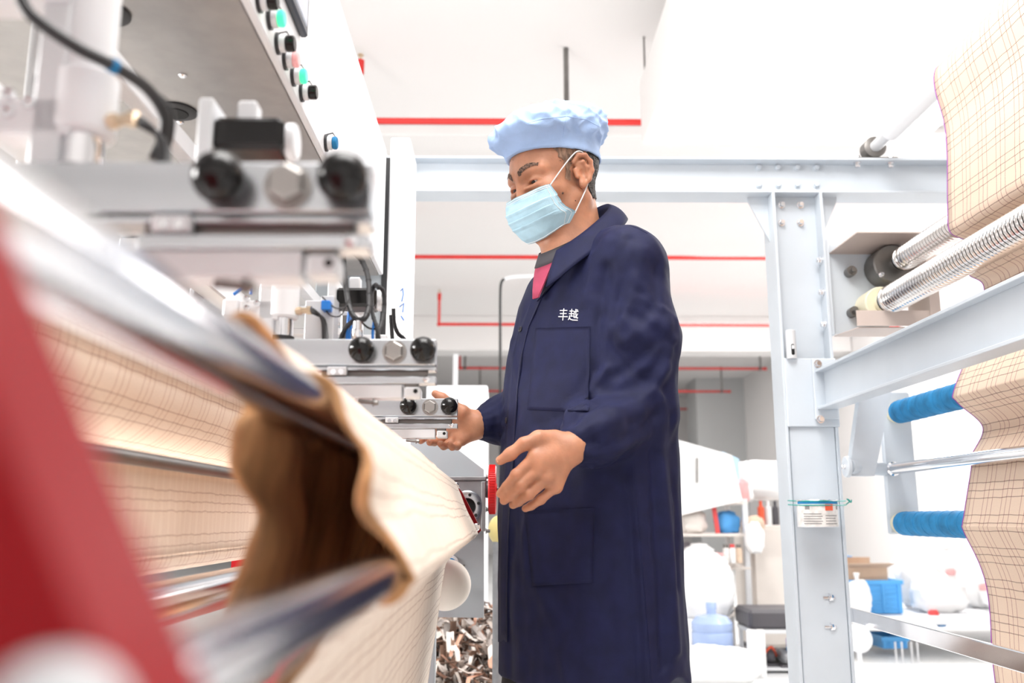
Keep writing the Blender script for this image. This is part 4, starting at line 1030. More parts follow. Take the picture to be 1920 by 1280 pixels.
shell('eyebrow', PH, FH, eb & (QH[:, 1] > 0), .0005, M_brow, person, .0012); shell('eyebrow', PH, FH, eb & (QH[:, 1] < 0), .0005, M_brow, person, .0012)
M_eye = mat('eye_white', (.72, .66, .62), .15, var=.02); M_iris = mat('dark_brown_iris', (.02, .009, .006), .08)
for sg in (1, -1):
    c = Hw((.0705, sg * .032, -.001)); e_ = MB().sphere(c, .0148, 24, 16).build('eyeball', M_eye, person)
    dirv = Vector(np.array([.93, -.02 + .08 * (sg < 0), -.30]) @ HR).normalized()
    MB().lathe(c + dirv * .0132, dirv, [(0, .0066), (.0012, .0056), (.0019, .003)], 20).build('iris', M_iris, e_)
bvh_h = BVHTree.FromPolygons([tuple(p) for p in PH], [tuple(int(i) for i in f) for f in FH])
M_mole = mat('brown_mole', (.10, .045, .03), .6)
for px, py, r in ((1055, 362, .0024), (1079, 376, .0014), (958, 302, .0011), (962, 300, .0009)):
    h_ = bvh_h.ray_cast(cam.location, ray(px, py).normalized())
    if h_[0]: MB().sphere(h_[0], r, 10, 6, (1, 1, 1)).build('mole', M_mole, person)
# finger nails on the hands
M_nail = mat('pale_nail', (.72, .45, .36), .3)
def nail(q2, q1, r, side):
    a_, b_ = Vector(A(*q2)), Vector(A(*q1)); d_ = (a_ - b_).normalized(); n_ = (Vector(side) - d_ * d_.dot(Vector(side))).normalized(); x_ = d_.cross(n_)
    c_ = a_ - d_ * r * .2 + n_ * r * .52
    rws = [[c_ + d_ * (t * r * .72) + x_ * (u * r * .62) + n_ * (r * .30 * (1 - u * u)) * (1 - .3 * t * t) for u in np.linspace(-1, 1, 7)] for t in np.linspace(-1, 1, 6)]
    MB().grid(rws).build('fingernail', M_nail, person)
nail(handL['th'][4], handL['th'][3], .0092, (-.3, -.7, .6))
nail(handR['th'][4], handR['th'][3], .0092, (-.2, .7, .6))

# ---- coat
def coat_sdf(P):
    d = torso(P, ZS, CF, TA, TB); d = smax(d, P[:, 2] - 1.475, .05)
    d = smin(d, cap(P, Sl - lB * .02 + [0, 0, .004], Sr + lB * .02 + [0, 0, .004], .066), .05)
    nk = CB + [0, 0, 1.50] - fB * .015
    d = smin(d, cap(P, Sl + [0, 0, .016], nk, .060, .062), .035); d = smin(d, cap(P, Sr + [0, 0, .01], nk, .058, .062), .03)
    d = smin(d, cap(P, nk - fB * .05 - [0, 0, .10], nk - fB * .012, .07, .06), .04)
    # sleeves
    for S_, E_, W_, k, sgn in ((Sl, El, Wl, .016, 1), (Sr, Er, Wr, .016, -1)):
        S_, E_, W_ = (np.asarray(x, float) for x in (S_, E_, W_))
        mid = S_ + (E_ - S_) * .5 + lB * sgn * .012
        sl_ = smin(cap(P, S_, mid, .060, .073), cap(P, mid, E_, .074, .067), .02)
        sl_ = smin(sl_, cap(P, E_, E_ + (W_ - E_) * .72, .066, .056), .03)
        sl_ = smin(sl_, cap(P, E_ + (W_ - E_) * .72, E_ + (W_ - E_) * .93, .056, .037), .02)
        d = smin(d, sl_, k)
        # cuff opening
        ax = (W_ - E_) / np.linalg.norm(W_ - E_)
        t_ = (P - W_.astype(np.float32)) @ ax.astype(np.float32)
        near = np.linalg.norm(P - W_.astype(np.float32), axis=1) < .11
        d = np.where(near, smax(d, t_ - .003, .004), d)
    # neck opening
    nb = CB + fB * .034 + [0, 0, 1.508]
    ax = np.array(fB * .62 + [0, 0, 1.]); ax /= np.linalg.norm(ax)
    d = smax(d, (P - nb.astype(np.float32)) @ ax.astype(np.float32), .008)
    d = smax(d, -cap(P, nb - ax * .05, nb + ax * .08, .064, .072), .006)
    # hem
    zh = .585 + .0 * P[:, 0]
    d = smax(d, zh - P[:, 2], .004)
    return d
V_, lo_ = grid_eval(coat_sdf, (-.14, 1.42, .56), (.47, 2.30, 1.60), .0052); PC, FC = surface_nets(V_, lo_, .0052); PC = relax(PC, FC, 2, .5)
NC = vnormals(PC, FC)
def seg_dist(P, a, b):
    a = np.array(a); b = np.array(b); d = b - a; t = np.clip(((P - a) @ d) / (d @ d), 0, 1); return np.linalg.norm(P - a - t[:, None] * d, axis=1), t
folds = []       # pixel polylines on the near side: width (m), height (m)
def fold(pts, w_, h_): folds.append((pts, w_, h_))
# upper sleeve and elbow folds
fold([(1180, 470), (1150, 560), (1140, 640)], .012, .006); fold([(1255, 600), (1215, 680), (1160, 720)], .012, .007); fold([(1262, 640), (1225, 735), (1150, 770)], .012, .009)
fold([(1150, 640), (1190, 700), (1245, 730)], .011, -.006); fold([(1250, 690), (1200, 770), (1120, 800)], .012, .008); fold([(1235, 770), (1170, 815), (1100, 830)], .011, -.007)
fold([(1215, 815), (1160, 845), (1095, 850)], .010, .006); fold([(1120, 740), (1080, 775), (1048, 800)], .010, .008); fold([(1165, 700), (1110, 760), (1060, 815)], .010, -.006)
fold([(1200, 560), (1245, 580), (1268, 600)], .009, .005); fold([(1190, 590), (1230, 620), (1265, 650)], .009, -.005); fold([(1170, 600), (1215, 640)], .009, .005)
fold([(1185, 520), (1225, 560)], .008, .004); fold([(1135, 500), (1120, 600), (1118, 690)], .010, -.008)
fold([(1262, 545), (1225, 600), (1175, 640)], .010, .006); fold([(1268, 575), (1235, 640), (1180, 690)], .010, -.006); fold([(1140, 690), (1100, 740), (1062, 790)], .008, .007)
fold([(1205, 470), (1190, 540), (1160, 640)], .011, .006); fold([(1235, 500), (1228, 560), (1205, 610)], .010, -.005); fold([(1240, 745), (1195, 800), (1130, 820)], .008, .007)
# chest and shoulder
fold([(1180, 445), (1165, 520), (1150, 600)], .010, -.005); fold([(1110, 480), (1100, 560)], .014, .004); fold([(1075, 520), (1050, 640)], .012, .003)
fold([(1145, 405), (1185, 420), (1215, 440)], .009, -.004)
# skirt drape
fold([(1185, 880), (1200, 1050), (1215, 1280)], .007, .006); fold([(1175, 880), (1188, 1050), (1203, 1280)], .009, -.007)
fold([(1240, 820), (1255, 1000), (1268, 1240)], .014, .008); fold([(1225, 850), (1238, 1050), (1248, 1270)], .012, -.008); fold([(1262, 780), (1270, 950), (1272, 1100)], .008, -.006)
fold([(1000, 930), (985, 1000), (990, 1080)], .016, .005); fold([(1010, 1100), (1050, 1180), (1060, 1280)], .022, .006); fold([(960, 1000), (950, 1150), (955, 1280)], .018, -.005)
fold([(1100, 900), (1110, 1000), (1090, 1100)], .03, .007); fold([(960, 640), (985, 760), (970, 830)], .016, .004); fold([(1000, 800), (1060, 780), (1110, 700)], .014, -.004)
fold([(1120, 1000), (1140, 1150), (1150, 1280)], .02, -.006)
bvh_c = BVHTree.FromPolygons([tuple(p) for p in PC], [tuple(int(i) for i in f) for f in FC])
def hit(px, py, bv):
    h_ = bv.ray_cast(cam.location, ray(px, py).normalized()); return h_
disp = np.zeros(len(PC))
for pts, w_, h_ in folds:
    H3 = [hit(x, y, bvh_c)[0] for x, y in pts]; H3 = [np.array(p) for p in H3 if p is not None]
    best = np.full(len(PC), 9.)
    for a_, b_ in zip(H3[:-1], H3[1:]):
        if np.linalg.norm(a_ - b_) > .3: continue
        best = np.minimum(best, seg_dist(PC, a_, b_)[0])
    disp += h_ * np.exp(-(best / w_) ** 2)
# soft random creasing: ridged noise stretched along the fall of the cloth
rn = np.empty(len(PC))
for i, p in enumerate(PC):
    q = Vector((p[0] * 16, p[1] * 16, p[2] * 6.5)); rn[i] = abs(noise.noise(q)) * -1. + .5 * noise.noise(q * 2.3)
armd = np.minimum.reduce([seg_dist(PC, Sl, El)[0], seg_dist(PC, El, Wl)[0], seg_dist(PC, Sr, Er)[0], seg_dist(PC, Er, Wr)[0]])
ra = np.array([1 - abs(noise.noise(Vector((p[0] * 26 + p[2] * 14, p[1] * 26, p[2] * 24 - p[0] * 10)))) for p in PC])
disp += rn * .0045 + np.where(armd < .09, (ra - .75) * .0035, 0)
# gathers at the elastic cuffs
for E_, W_ in ((El, Wl), (Er, Wr)):
    E_ = np.array(E_); W_ = np.array(W_); ax = (W_ - E_) / np.linalg.norm(W_ - E_); dv = PC - W_; t_ = dv @ ax; rad = dv - t_[:, None] * ax
    e1 = np.cross(ax, [0, 0, 1.]); e1 /= np.linalg.norm(e1); e2 = np.cross(ax, e1); ang = np.arctan2(rad @ e2, rad @ e1)
    wgt = np.exp(-((t_ + .012) / .03) ** 2) * (np.linalg.norm(rad, axis=1) < .09); disp += wgt * .0028 * np.sin(ang * 15)
PC2 = PC + NC * disp[:, None]
PC2 = relax(PC2, FC, 3, .5)
# hem sways; the back corner of the hem is lifted
lift = np.clip((.70 - PC2[:, 2]) / .1, 0, 1) * (.02 * np.sin(PC2[:, 0] * 31 + PC2[:, 1] * 17) + .035 * np.clip((PC2[:, 0] - .22) / .12, 0, 1)); PC2[:, 2] += lift * .9
M_coat = mat('navy_cotton_twill', (.0075, .0095, .045), .72, var=.12, scale=30, bump=.18, bscale=700, spec=.25)
coat = np_mesh('coat', PC2, FC, M_coat, person); coat['label'] = 'navy blue work coat with embroidered chest'
bvh_c = BVHTree.FromPolygons([tuple(p) for p in PC2], [tuple(int(i) for i in f) for f in FC])
def drape(name, rows_px, off, m, parent, thick=.0014, bv=None):
    """a cloth patch following the coat: pixel grid dropped onto the surface"""
    bv = bv or bvh_c; last = None; R_ = []
    for r in rows_px:
        rr_ = []
        for (x, y) in r:
            h_ = hit(x, y, bv)
            if h_[0] is None: p = last if last is not None else A(x, y, 1.8)
            else: p = h_[0] + (h_[1] if h_[1].dot(ray(x, y)) < 0 else -h_[1]) * off
            last = p; rr_.append(tuple(p))
        R_.append(rr_)
    G = np.array(R_); 
    for _ in range(2):
        G[1:-1, 1:-1] = .5 * G[1:-1, 1:-1] + .125 * (G[:-2, 1:-1] + G[2:, 1:-1] + G[1:-1, :-2] + G[1:-1, 2:])
    uv = [[(0, 0)] * G.shape[1]] * G.shape[0]
    return cloth_sheet(name, [[tuple(p) for p in r] for r in G], uv, [m, m, m], parent, thick)
def quad(c00, c10, c11, c01, n, k):
    c00, c10, c11, c01 = (np.array(c, float) for c in (c00, c10, c11, c01))
    return [[tuple((c00 * (1 - u) + c10 * u) * (1 - v) + (c01 * (1 - u) + c11 * u) * v) for u in np.linspace(0, 1, n)] for v in np.linspace(0, 1, k)]
drape('chest_pocket', quad((1006, 616), (1107, 613), (1104, 772), (990, 768), 16, 22), .0022, M_coat, coat, .002)
drape('skirt_pocket', quad((985, 958), (1116, 952), (1112, 1092), (1000, 1098), 16, 20), .0022, M_coat, coat, .002)
# placket along the front edge
pk = [(1022, 508), (1000, 560), (978, 610), (966, 660), (958, 720), (954, 780), (950, 850), (944, 930), (940, 1010), (938, 1100), (938, 1200), (940, 1279)]
drape('placket', [[(x + dx, y + 3) for dx in np.linspace(-2, 15, 5)] for x, y in pk], .0016, M_coat, coat, .0018)
M_button = mat('black_button', (.012, .012, .02), .3)
for px, py in ((946, 788), (972, 618)):
    h_ = hit(px + 6, py, bvh_c)
    if h_[0]:
        nn = h_[1] if h_[1].dot(ray(px, py)) < 0 else -h_[1]
        b_ = MB().lathe(h_[0] + nn * .002, nn, [(0, .0062), (.0022, .0062), (.0028, .005), (.0018, .004), (.0018, .0001)], 18, caps=False).build('button', M_button, coat)
# pink shirt and dark neckband in the opening, then lapels and collar
M_shirt = mat('pink_red_shirt', (.42, .05, .11), .8, var=.08, scale=40); M_band = mat('dark_grey_rib', (.06, .055, .065), .8)
nbp = CB + fB * .012 + [0, 0, 1.545]
def ringpt(ang, r, dz, fwd=0.):
    v = fB * math.cos(ang) * r * 1.08 + lB * math.sin(ang) * r
    return CB + fB * (.034 + fwd) + v + [0, 0, 1.508 - .62 * (math.cos(ang) * r * 1.08) + dz]
rws = [[tuple(ringpt(a_, .066 + .003 * k, .004 - .009 * k)) for a_ in np.linspace(-PI, PI, 40)] for k in range(4)]
tee = cloth_sheet('shirt', rws, [[(0, 0)] * 40] * 4, [M_band] * 3, person, .003)
rws = [[tuple(ringpt(a_, .073 + .0045 * k, -.018 - .016 * k)) for a_ in np.linspace(.02 - .50 * (1 - k / 5.2), .02 + .40 * (1 - k / 5.2), 24)] for k in range(5)]
cloth_sheet('shirt_front', rws, [[(0, 0)] * 24] * 5, [M_shirt] * 3, tee, .003)
drape('lapel', quad((1042, 494), (1064, 506), (1010, 566), (1002, 548), 8, 12), .004, M_coat, coat, .002)
NA = 56; rws = []
angs = np.linspace(.50, 2 * PI - 1.75, NA)
for j, tt in enumerate(np.linspace(0, 1, 12)):
    rr_ = []
    for i, a_ in enumerate(angs):
        e_ = min(a_ - .50, 2 * PI - 1.75 - a_); tip = math.exp(-(e_ / .35) ** 2)
        back = .5 - .5 * math.cos(a_)
        if tt < .35:                                    # stand
            s_ = tt / .35; r_ = .074 + .004 * s_; dz = -.012 + (.044 * back + .012) * s_
        else:                                           # fall, turned down outwards
            s_ = (tt - .35) / .65; r_ = .078 + .010 * math.sin(s_ * 1.6) + (.026 + .014 * tip) * s_; dz = (.044 * back) - (.050 + .012 * tip) * s_ + .004 * math.sin(s_ * 3.1)
        p_ = ringpt(a_, r_, dz, -.004)
        rr_.append(tuple(p_))
    rws.append(rr_)
cloth_sheet('collar', rws, [[(0, 0)] * NA] * 12, [M_coat] * 3, coat, .0026)
# embroidered characters on the chest
def stroke(pts): return pts
bk = 1 / 1.0
chars = []
# first character, box 0..1 (x right, y up)
chars += [[(.12, .80), (.88, .84)], [(.16, .53), (.84, .56)], [(.02, .25), (.98, .29)], [(.5, 1.0), (.5, -.06)]]
# second character, shifted
o2 = 1.08
def sh(l): return [(x + o2, y) for x, y in l]
chars += [sh(l) for l in ([(.06, .80), (.46, .82)], [(.02, .56), (.50, .58)], [(.26, 1.0), (.26, .30)], [(.26, .36), (.46, .37)], [(.12, .42), (.10, .20), (.0, .0)],
                          [(.10, .20), (.22, .08), (.45, .02), (1.0, .02)], [(.50, .78), (.98, .81)], [(.56, .78), (.56, .24), (.70, .34)], [(.70, 1.0), (.74, .60), (.82, .30), (.96, .18), (.98, .28)], [(.94, .62), (.84, .38), (.68, .20)], [(.84, .96), (.92, .88)])]
M_thread = mat('white_embroidery_thread', (.82, .82, .86), .6)
em = None
x0_, y0_, cw, chh = 1047, 599, 17.6, 21.0
for st in chars:
    pp = []
    for (u0, v0), (u1, v1) in zip(st[:-1], st[1:]):
        for tq in np.linspace(0, 1, 5):
            u = u0 + (u1 - u0) * tq; v = v0 + (v1 - v0) * tq
            px, py = x0_ + u * cw + v * 2.0, y0_ - v * chh + u * 1.0
            h_ = hit(px, py, bvh_c)
            if h_[0]: pp.append(h_[0] + (h_[1] if h_[1].dot(ray(px, py)) < 0 else -h_[1]) * .0009)
    if len(pp) > 1:
        g_ = MB() if em is None else em; em = g_; g_.tube(pp, .0011, 5)
e_ = em.build('embroidery', M_thread, coat); e_['label'] = 'white embroidered characters on the chest'
# stitch lines of the coat seams
for pts in ([(1190, 900), (1200, 1000), (1208, 1100), (1216, 1200), (1222, 1279)], [(1140, 405), (1168, 418), (1196, 428), (1214, 438)]):
    pp = []
    for (u0, v0), (u1, v1) in zip(pts[:-1], pts[1:]):
        for tq in np.linspace(0, 1, 8):
            h_ = hit(u0 + (u1 - u0) * tq, v0 + (v1 - v0) * tq, bvh_c)
            if h_[0]: pp.append(h_[0])
    if len(pp) > 2: MB().tube(pp, .0011, 5).build('seam', M_coat, coat)
# ---- trousers and shoes
def trouser_sdf(P):
    d = torso(P, ZS, CF, TA, TB, .83); d = smax(d, P[:, 2] - 1.0, .02); d = smax(d, .84 - P[:, 2], .05)
    for h_, f_ in ((hipL, footL), (hipR, footR)):
        kn = (h_ + f_) / 2 + fB * .02; kn[2] = .50
        d = smin(d, cap(P, h_, kn, .092, .072), .03); d = smin(d, cap(P, kn, f_ + [0, 0, .07], .072, .066), .03)
    return smax(d, .045 - P[:, 2], .004)
V_, lo_ = grid_eval(trouser_sdf, (-.1, 1.6, .02), (.46, 2.2, 1.02), .011); Pt, Ft = surface_nets(V_, lo_, .011)
np_mesh('trousers', relax(Pt, Ft, 1), Ft, mat('dark_trouser_cloth', (.02, .02, .025), .8), person)
for f_ in (footL, footR):
    def shoe(P): 
        d = cap(P, f_ + [0, 0, .05] - fB * .03, f_ + fB * .15 + [0, 0, .036], .048, .038); d = smin(d, cap(P, f_ + [0, 0, .05] - fB * .02, f_ + [0, 0, .10] - fB * .02, .044), .02)
        return smax(d, .004 - P[:, 2], .006)
    V_, lo_ = grid_eval(shoe, f_ + [-.26, -.2, -.002], f_ + [.14, .14, .16], .007); Pt, Ft = surface_nets(V_, lo_, .007)
    np_mesh('shoe', relax(Pt, Ft, 1), Ft, M_rubber, person)
# ---- cap
def cap_sdf(P):
    q = ((P - HC.astype(np.float32)) @ HR.T.astype(np.float32)) / np.float32(HS)
    d = ell(q, (-.018, 0, .108), (.108, .100, .048))
    d = smin(d, ell(q, (-.050, 0, .092), (.070, .090, .052)), .03)
    d = smin(d, ell(q, (.043, 0, .104), (.066, .080, .033)), .03)
    # band round the head
    k = np.sqrt((np.abs(q[:, 0] + .010) / .107) ** 2 + (np.abs(q[:, 1]) / .0845) ** 2); bd = (k - 1) * .085
    tilt = .046 + .20 * q[:, 0]
    bd = smax(bd, np.abs(q[:, 2] - (tilt + .016)) - .017, .006)
    d = smin(d, bd, .012)
    d = smax(d, (tilt - .002) - q[:, 2], .003)
    inner = ell(q, (-.012, 0, .042), (.101, .079, .085)); inner = np.minimum(inner, ell(q, (.030, 0, .012), (.069, .067, .078)))
    return smax(d, -inner, .002)
V_, lo_ = grid_eval(cap_sdf, HC + [-.19, -.17, -.05], HC + [.19, .17, .20], .003); PK, FK = surface_nets(V_, lo_, .003); PK = relax(PK, FK, 1)
NK = vnormals(PK, FK); QK = (PK - HC) @ HR.T / HS
dk = np.empty(len(PK))
for i, q in enumerate(QK):
    ang = math.atan2(q[1], q[0] + .01); lowz = max(0., min(1., (q[2] - .072 - .2 * q[0]) / .02)); hz = max(0., min(1., (.14 - q[2]) / .05))
    n1 = abs(noise.noise(Vector((ang * 2.2 + q[2] * 18, q[2] * 26, 3.1)))); n2 = abs(noise.noise(Vector((q[0] * 26 + 4, q[1] * 22, q[2] * 40))))
    pleat = math.sin(ang * 17 + 2.2 * noise.noise(Vector((ang * 2, q[2] * 20, 0))))
    n3 = abs(noise.noise(Vector((q[0] * 34 + q[2] * 50, q[1] * 30 - q[2] * 30, q[2] * 20 + 7))))
    dk[i] = lowz * ((.4 - n1) * .024 + (.3 - n2) * .008 + (.25 - n3) * .007 + hz * .0022 * pleat)
PK = PK + NK * dk[:, None]
M_cap = mat('pale_blue_cotton', (.40, .56, .86), .75, var=.05, scale=22, bump=.2, bscale=420, sss=.0)
capo = np_mesh('cap', PK, FK, M_cap, person); capo['label'] = 'pale blue gathered work cap'
bvh_k = BVHTree.FromPolygons([tuple(p) for p in PK], [tuple(int(i) for i in f) for f in FK])
for pts in ([(1063, 212), (1060, 230), (1056, 258)], [(985, 232), (1020, 222), (1063, 218), (1100, 224), (1125, 238)], [(948, 296), (975, 280), (1010, 275), (1050, 278), (1090, 290), (1112, 300)]):
    pp = []
    for (u0, v0), (u1, v1) in zip(pts[:-1], pts[1:]):
        for tq in np.linspace(0, 1, 7):
            h_ = hit(u0 + (u1 - u0) * tq, v0 + (v1 - v0) * tq, bvh_k)
            if h_[0]: pp.append(h_[0])
    if len(pp) > 2: MB().tube(pp, .0010, 5).build('seam', M_cap, capo)
# ---- face mask with pleats and ear loops
def mask_pt(u, v):
    """u -1 (his right) .. 1 (his left), v 0 (top edge) .. 1 (bottom edge), head local"""
    z = -.024 - .094 * v
    prof = np.interp(v, [0, .12, .35, .55, .75, .9, 1.0], [.104, .111, .115, .112, .104, .095, .083])        # nose to chin
    edge_x = np.interp(v, [0, .2, .45, .6, .75, 1.0], [.070, .063, .056, .046, .022, .036])
    half = np.interp(v, [0, .3, .7, 1.0], [.0645, .0685, .0695, .056])
    a_ = abs(u); zz = z - .0 + .006 * a_ ** 2 * (1 - v) - .0 + .020 * a_ ** 2 * v
    x = edge_x + (prof - edge_x) * (1 - a_ ** 2.1) ** .62 if a_ < 1 else edge_x
    if v < .14: x += .006 * math.exp(-(u / .16) ** 2) * (1 - v / .14)
    y = half * math.sin(u * PI / 2 * .98)
    # pleats
    pl_ = 0
    for c_ in (.30, .47, .63):
        s_ = (v - c_ - .05 * a_ * (c_ - .45)) / .075
        if 0 <= s_ <= 1: pl_ += .0034 * (1 - s_) * (1 - .3 * a_)
    x += pl_ + .0012 * noise.noise(Vector((u * 5, v * 6, 2)))
    return Hw((x, y, zz))
us = np.linspace(-1, 1, 61); vs = np.linspace(0, 1, 74)
rws = [[tuple(mask_pt(u, v)) for u in us] for v in vs]
M_mask = mat('pale_blue_mask_fabric', (.42, .63, .74), .8, var=.03, scale=60, bump=.25, bscale=500)
M_maskw = mat('white_mask_fabric', (.82, .84, .86), .8)
mk = cloth_sheet('face_mask', rws, [[(0, 0)] * 61] * 74, [M_mask, M_maskw, M_maskw], person, .0016)
mk['label'] = 'pleated pale blue disposable face mask'
mk_n = [[Vector(p) for p in r] for r in rws]
def mask_line(pts, r, nm, mm):
    MB().tube([Vector(mask_pt(u, v)) + Vector(fH) * .0012 + Vector(lH) * .0009 * (1 if u > 0 else -1) for u, v in pts], r, 5).build(nm, mm, mk)
for v in (.035, .075): mask_line([(u, v) for u in np.linspace(-.98, .98, 50)], .0006, 'seam', M_maskw)
for u in (.93, .985): mask_line([(u, v) for v in np.linspace(0, 1, 30)], .0007, 'seam', M_maskw)
mask_line([(u, .985) for u in np.linspace(-.98, .98, 50)], .0007, 'seam', M_maskw)
for sg in (1, -1):
    top = Vector(mask_pt(sg * 1., .02)); bot = Vector(mask_pt(sg * 1., .78))
    pts = [top, Hw((.038, sg * .0745, .010)), Hw((.010, sg * .0815, .033)), Hw((-.006, sg * .084, .040)), Hw((-.022, sg * .082, .034)), Hw((-.030, sg * .078, .012)), Hw((-.026, sg * .075, -.014)), Hw((-.010, sg * .0765, -.036)), Hw((.006, sg * .0755, -.055)), bot]
    MB().tube(smooth_path(pts, 6), .0015, 6).build('ear_loop', M_maskw, mk)
# ================================================================== clutter at the back of the hall
def blob(c, r, seed, flat=.0, n=40, mm=28, amp=.16, tie=0.):
    V = []; F = []; c = Vector(c)
    for i in range(mm + 1):
        th = PI * i / mm
        for k in range(n):
            a = 2 * PI * k / n
            d = Vector((math.sin(th) * math.cos(a), math.sin(th) * math.sin(a), math.cos(th)))
            q = d * 1.9 + Vector((seed * 3.1, seed * 1.7, seed))
            f = 1 + amp * noise.noise(q) - amp * .9 * abs(noise.noise(q * 2.1)) + amp * .35 * noise.noise(q * 5.)
            pw = .72
            e = Vector((math.copysign(abs(d.x) ** pw, d.x), math.copysign(abs(d.y) ** pw, d.y), math.copysign(abs(d.z) ** .8, d.z)))
            if tie and th < .5: f *= 1 + tie * (1 - th / .5)
            V.append(c + Vector((e.x * r[0], e.y * r[1], max(e.z * r[2] * f / max(f, .6), -r[2] * .86))) * 1.0 * (f if f > .6 else .6))
    for v in V:
        if v.z < c.z - r[2] * .86: v.z = c.z - r[2] * .86
    for i in range(mm):
        for k in range(n): F.append((i * n + k, (i + 1) * n + k, (i + 1) * n + (k + 1) % n, i * n + (k + 1) % n))
    return V, F
def sack(px, py, y, w, h, seed, label, z=None, m=None, dep=.8, tied=False, group='white woven sacks at the back'):
    p = A(px, py, y); rx = w * y / FPX / 2; rz = h * y / FPX / 2
    zb = (p.z - rz * .86) if z is None else z
    c = (p.x, y, zb + rz * .86)
    t = thing('white_sack', label, 'sack', (p.x, y, zb), group)
    V, F = blob(c, (rx, rx * dep, rz), seed)
    MB().add(V, F).build('sack_body', m or M_sack, t, ang=80)
    if tied:
        tp = Vector((p.x, y, zb + rz * 1.75))
        MB().lathe(tp, (0, 0, 1), [(-.03, rx * .22), (.0, rx * .10), (.03, rx * .16), (.06, rx * .24)], 14).build('tied_neck', m or M_sack, t)
        MB().tube([tp + Vector((math.cos(a) * rx * .11, math.sin(a) * rx * .11, 0)) for a in np.linspace(0, 2 * PI, 13)[:-1]], .006, 5, True).build('tie', M_pipe, t)
    return t
def box_thing(name, label, cat, a, b, y0, y1, m, parts=None, bev=.006):
    t = thing(name, label, cat, ((a.x + b.x) / 2, (y0 + y1) / 2, b.z)); MB().box((a.x, y0, b.z), (b.x, y1, a.z), bev).build('body', m, t); return t
# ---- rack behind the man's back
y = 6.3
rk = thing('storage_rack', 'light storage rack crammed with odds and ends behind the coat', 'rack', (A(1330, 1200, y).x, y, 0))
xa_, xb_ = A(1255, 990, y).x, A(1398, 990, y).x
for xx in (xa_, xb_):
    for yy in (y, y + .5): MB().box((xx - .018, yy - .018, 0), (xx + .018, yy + .018, A(1300, 935, y).z), .003).build('post', M_alud, rk)
shelf_z = [A(1300, py, y).z for py in (940, 1000, 1062, 1150)]
for zz in shelf_z: MB().box((xa_ - .02, y - .02, zz - .02), (xb_ + .02, y + .52, zz), .004).build('shelf', M_beige, rk)
# white sheet covered board leaning on top
a, b, c, d = A(1238, 815, y - .09), A(1372, 853, y - .09), A(1392, 938, y - .09), A(1238, 975, y - .09)
wb = thing('white_board', 'large white slanted board covering the top of the storage rack', 'board', ((a.x + c.x) / 2, y, shelf_z[0]))
m = MB().prism([a, b, c, d], (0, .05, 0)).build('board_panel', M_sheetw, wb, smooth=False)
MB().cyl(A(1307, 858, y - .1), A(1307, 905, y - .1), .007, n=8).build('hook', M_dsteel, wb)
# cloth scrap things on the shelves
def rag(px, py, y_, w, h, m, seed, label, cat='cloth', name='folded_cloth', dep=.7, rest=True):
    p = A(px, py, y_); rx = w * y_ / FPX / 2; rz = h * y_ / FPX / 2
    if rest:
        under = [z for z in shelf_z if z <= p.z]
        if under: p.z = max(under) + rz * .87
    V, F = blob((p.x, y_, p.z), (rx, rx * dep, rz), seed, n=22, mm=16, amp=.22)
    return tag(MB().add(V, F).build(name, m, ang=80), label, cat)
M_rblue = mat('sky_blue_rag', (.10, .38, .80), .8, var=.1); M_pblue = mat('pale_blue_sheet', (.50, .72, .92), .7); M_rtan = mat('tan_rag', (.72, .55, .42), .8, var=.15)
M_rred = mat('red_stick_paint', (.75, .08, .08), .5); M_rpink = mat('rose_rag', (.75, .42, .42), .8); M_grey = mat('grey_violet_rag', (.45, .43, .5), .8)
pc = thing('blue_sheet', 'pale blue plastic sheet at the edge of the slanted board', 'sheet', A(1368, 880, y))
MB().prism([A(1354, 846, y + .0), A(1386, 860, y + .0), A(1386, 905, y + .0), A(1366, 908, y + .0)], (0, .02, 0)).build('sheet_panel', M_pblue, pc, smooth=False)
rag(1390, 880, y + .1, 26, 44, M_rpink, 3, 'rose cloth bundle beside the pale blue sheet')
rag(1393, 862, y + .14, 34, 34, M_sack, 5, 'crumpled white cloth on top of the rose bundle')
sack(1430, 902, y + .4, 150, 78, 11, 'wide white sack lying on top of the beige cupboard', dep=.6)
rag(1308, 930, y + .1, 104, 40, M_sheetw, 8, 'white plastic wrap sagging over the upper rack shelf', 'plastic wrap', 'plastic_wrap', .4)
rag(1363, 968, y + .1, 46, 44, M_rblue, 12, 'bright blue bag hanging in the rack', 'bag', 'blue_bag')
rag(1410, 962, y + .05, 44, 34, M_rtan, 14, 'tan cloth bundle in the rack beside the blue bag')
rag(1300, 962, y + .05, 50, 44, M_beige, 15, 'beige cloth bundle on the rack behind the coat')
b0 = A(1346, 1000, y + .0); b0.z = shelf_z[1] + .001
st = MB().tube([A(1338, 948, y + .0), A(1342, 972, y + .0), b0], .016, 10).build('red_stick', M_rred); tag(st, 'red painted stick standing in front of the blue bag', 'stick')
rag(1310, 1022, y + .0, 56, 46, M_sack, 17, 'crumpled white cloth on the middle rack shelf')
rag(1280, 1040, y + .3, 40, 44, M_grey, 18, 'grey violet cloth pushed into the rack')
rag(1350, 1045, y - .05, 24, 28, M_rpink, 21, 'rose coloured ball of cloth on the rack')
for i, (px, col) in enumerate(((1362, M_paper), (1374, M_sack), (1386, M_rtan))):
    p = A(px, 1055, y - .06); t = thing('small_jar', ('white paper-labelled', 'plain white', 'tan')[i] + ' small jar in the row on the rack', 'jar', p)
    MB().lathe(p, (0, 0, 1), [(0, .018), (.0, .022), (.09, .022), (.10, .015)], 14).build('jar_body', col, t)
    MB().lathe(p + Vector((0, 0, .10)), (0, 0, 1), [(0, .017), (.022, .017)], 14).build('lid', (M_dsteel, M_rred, M_dsteel)[i], t)
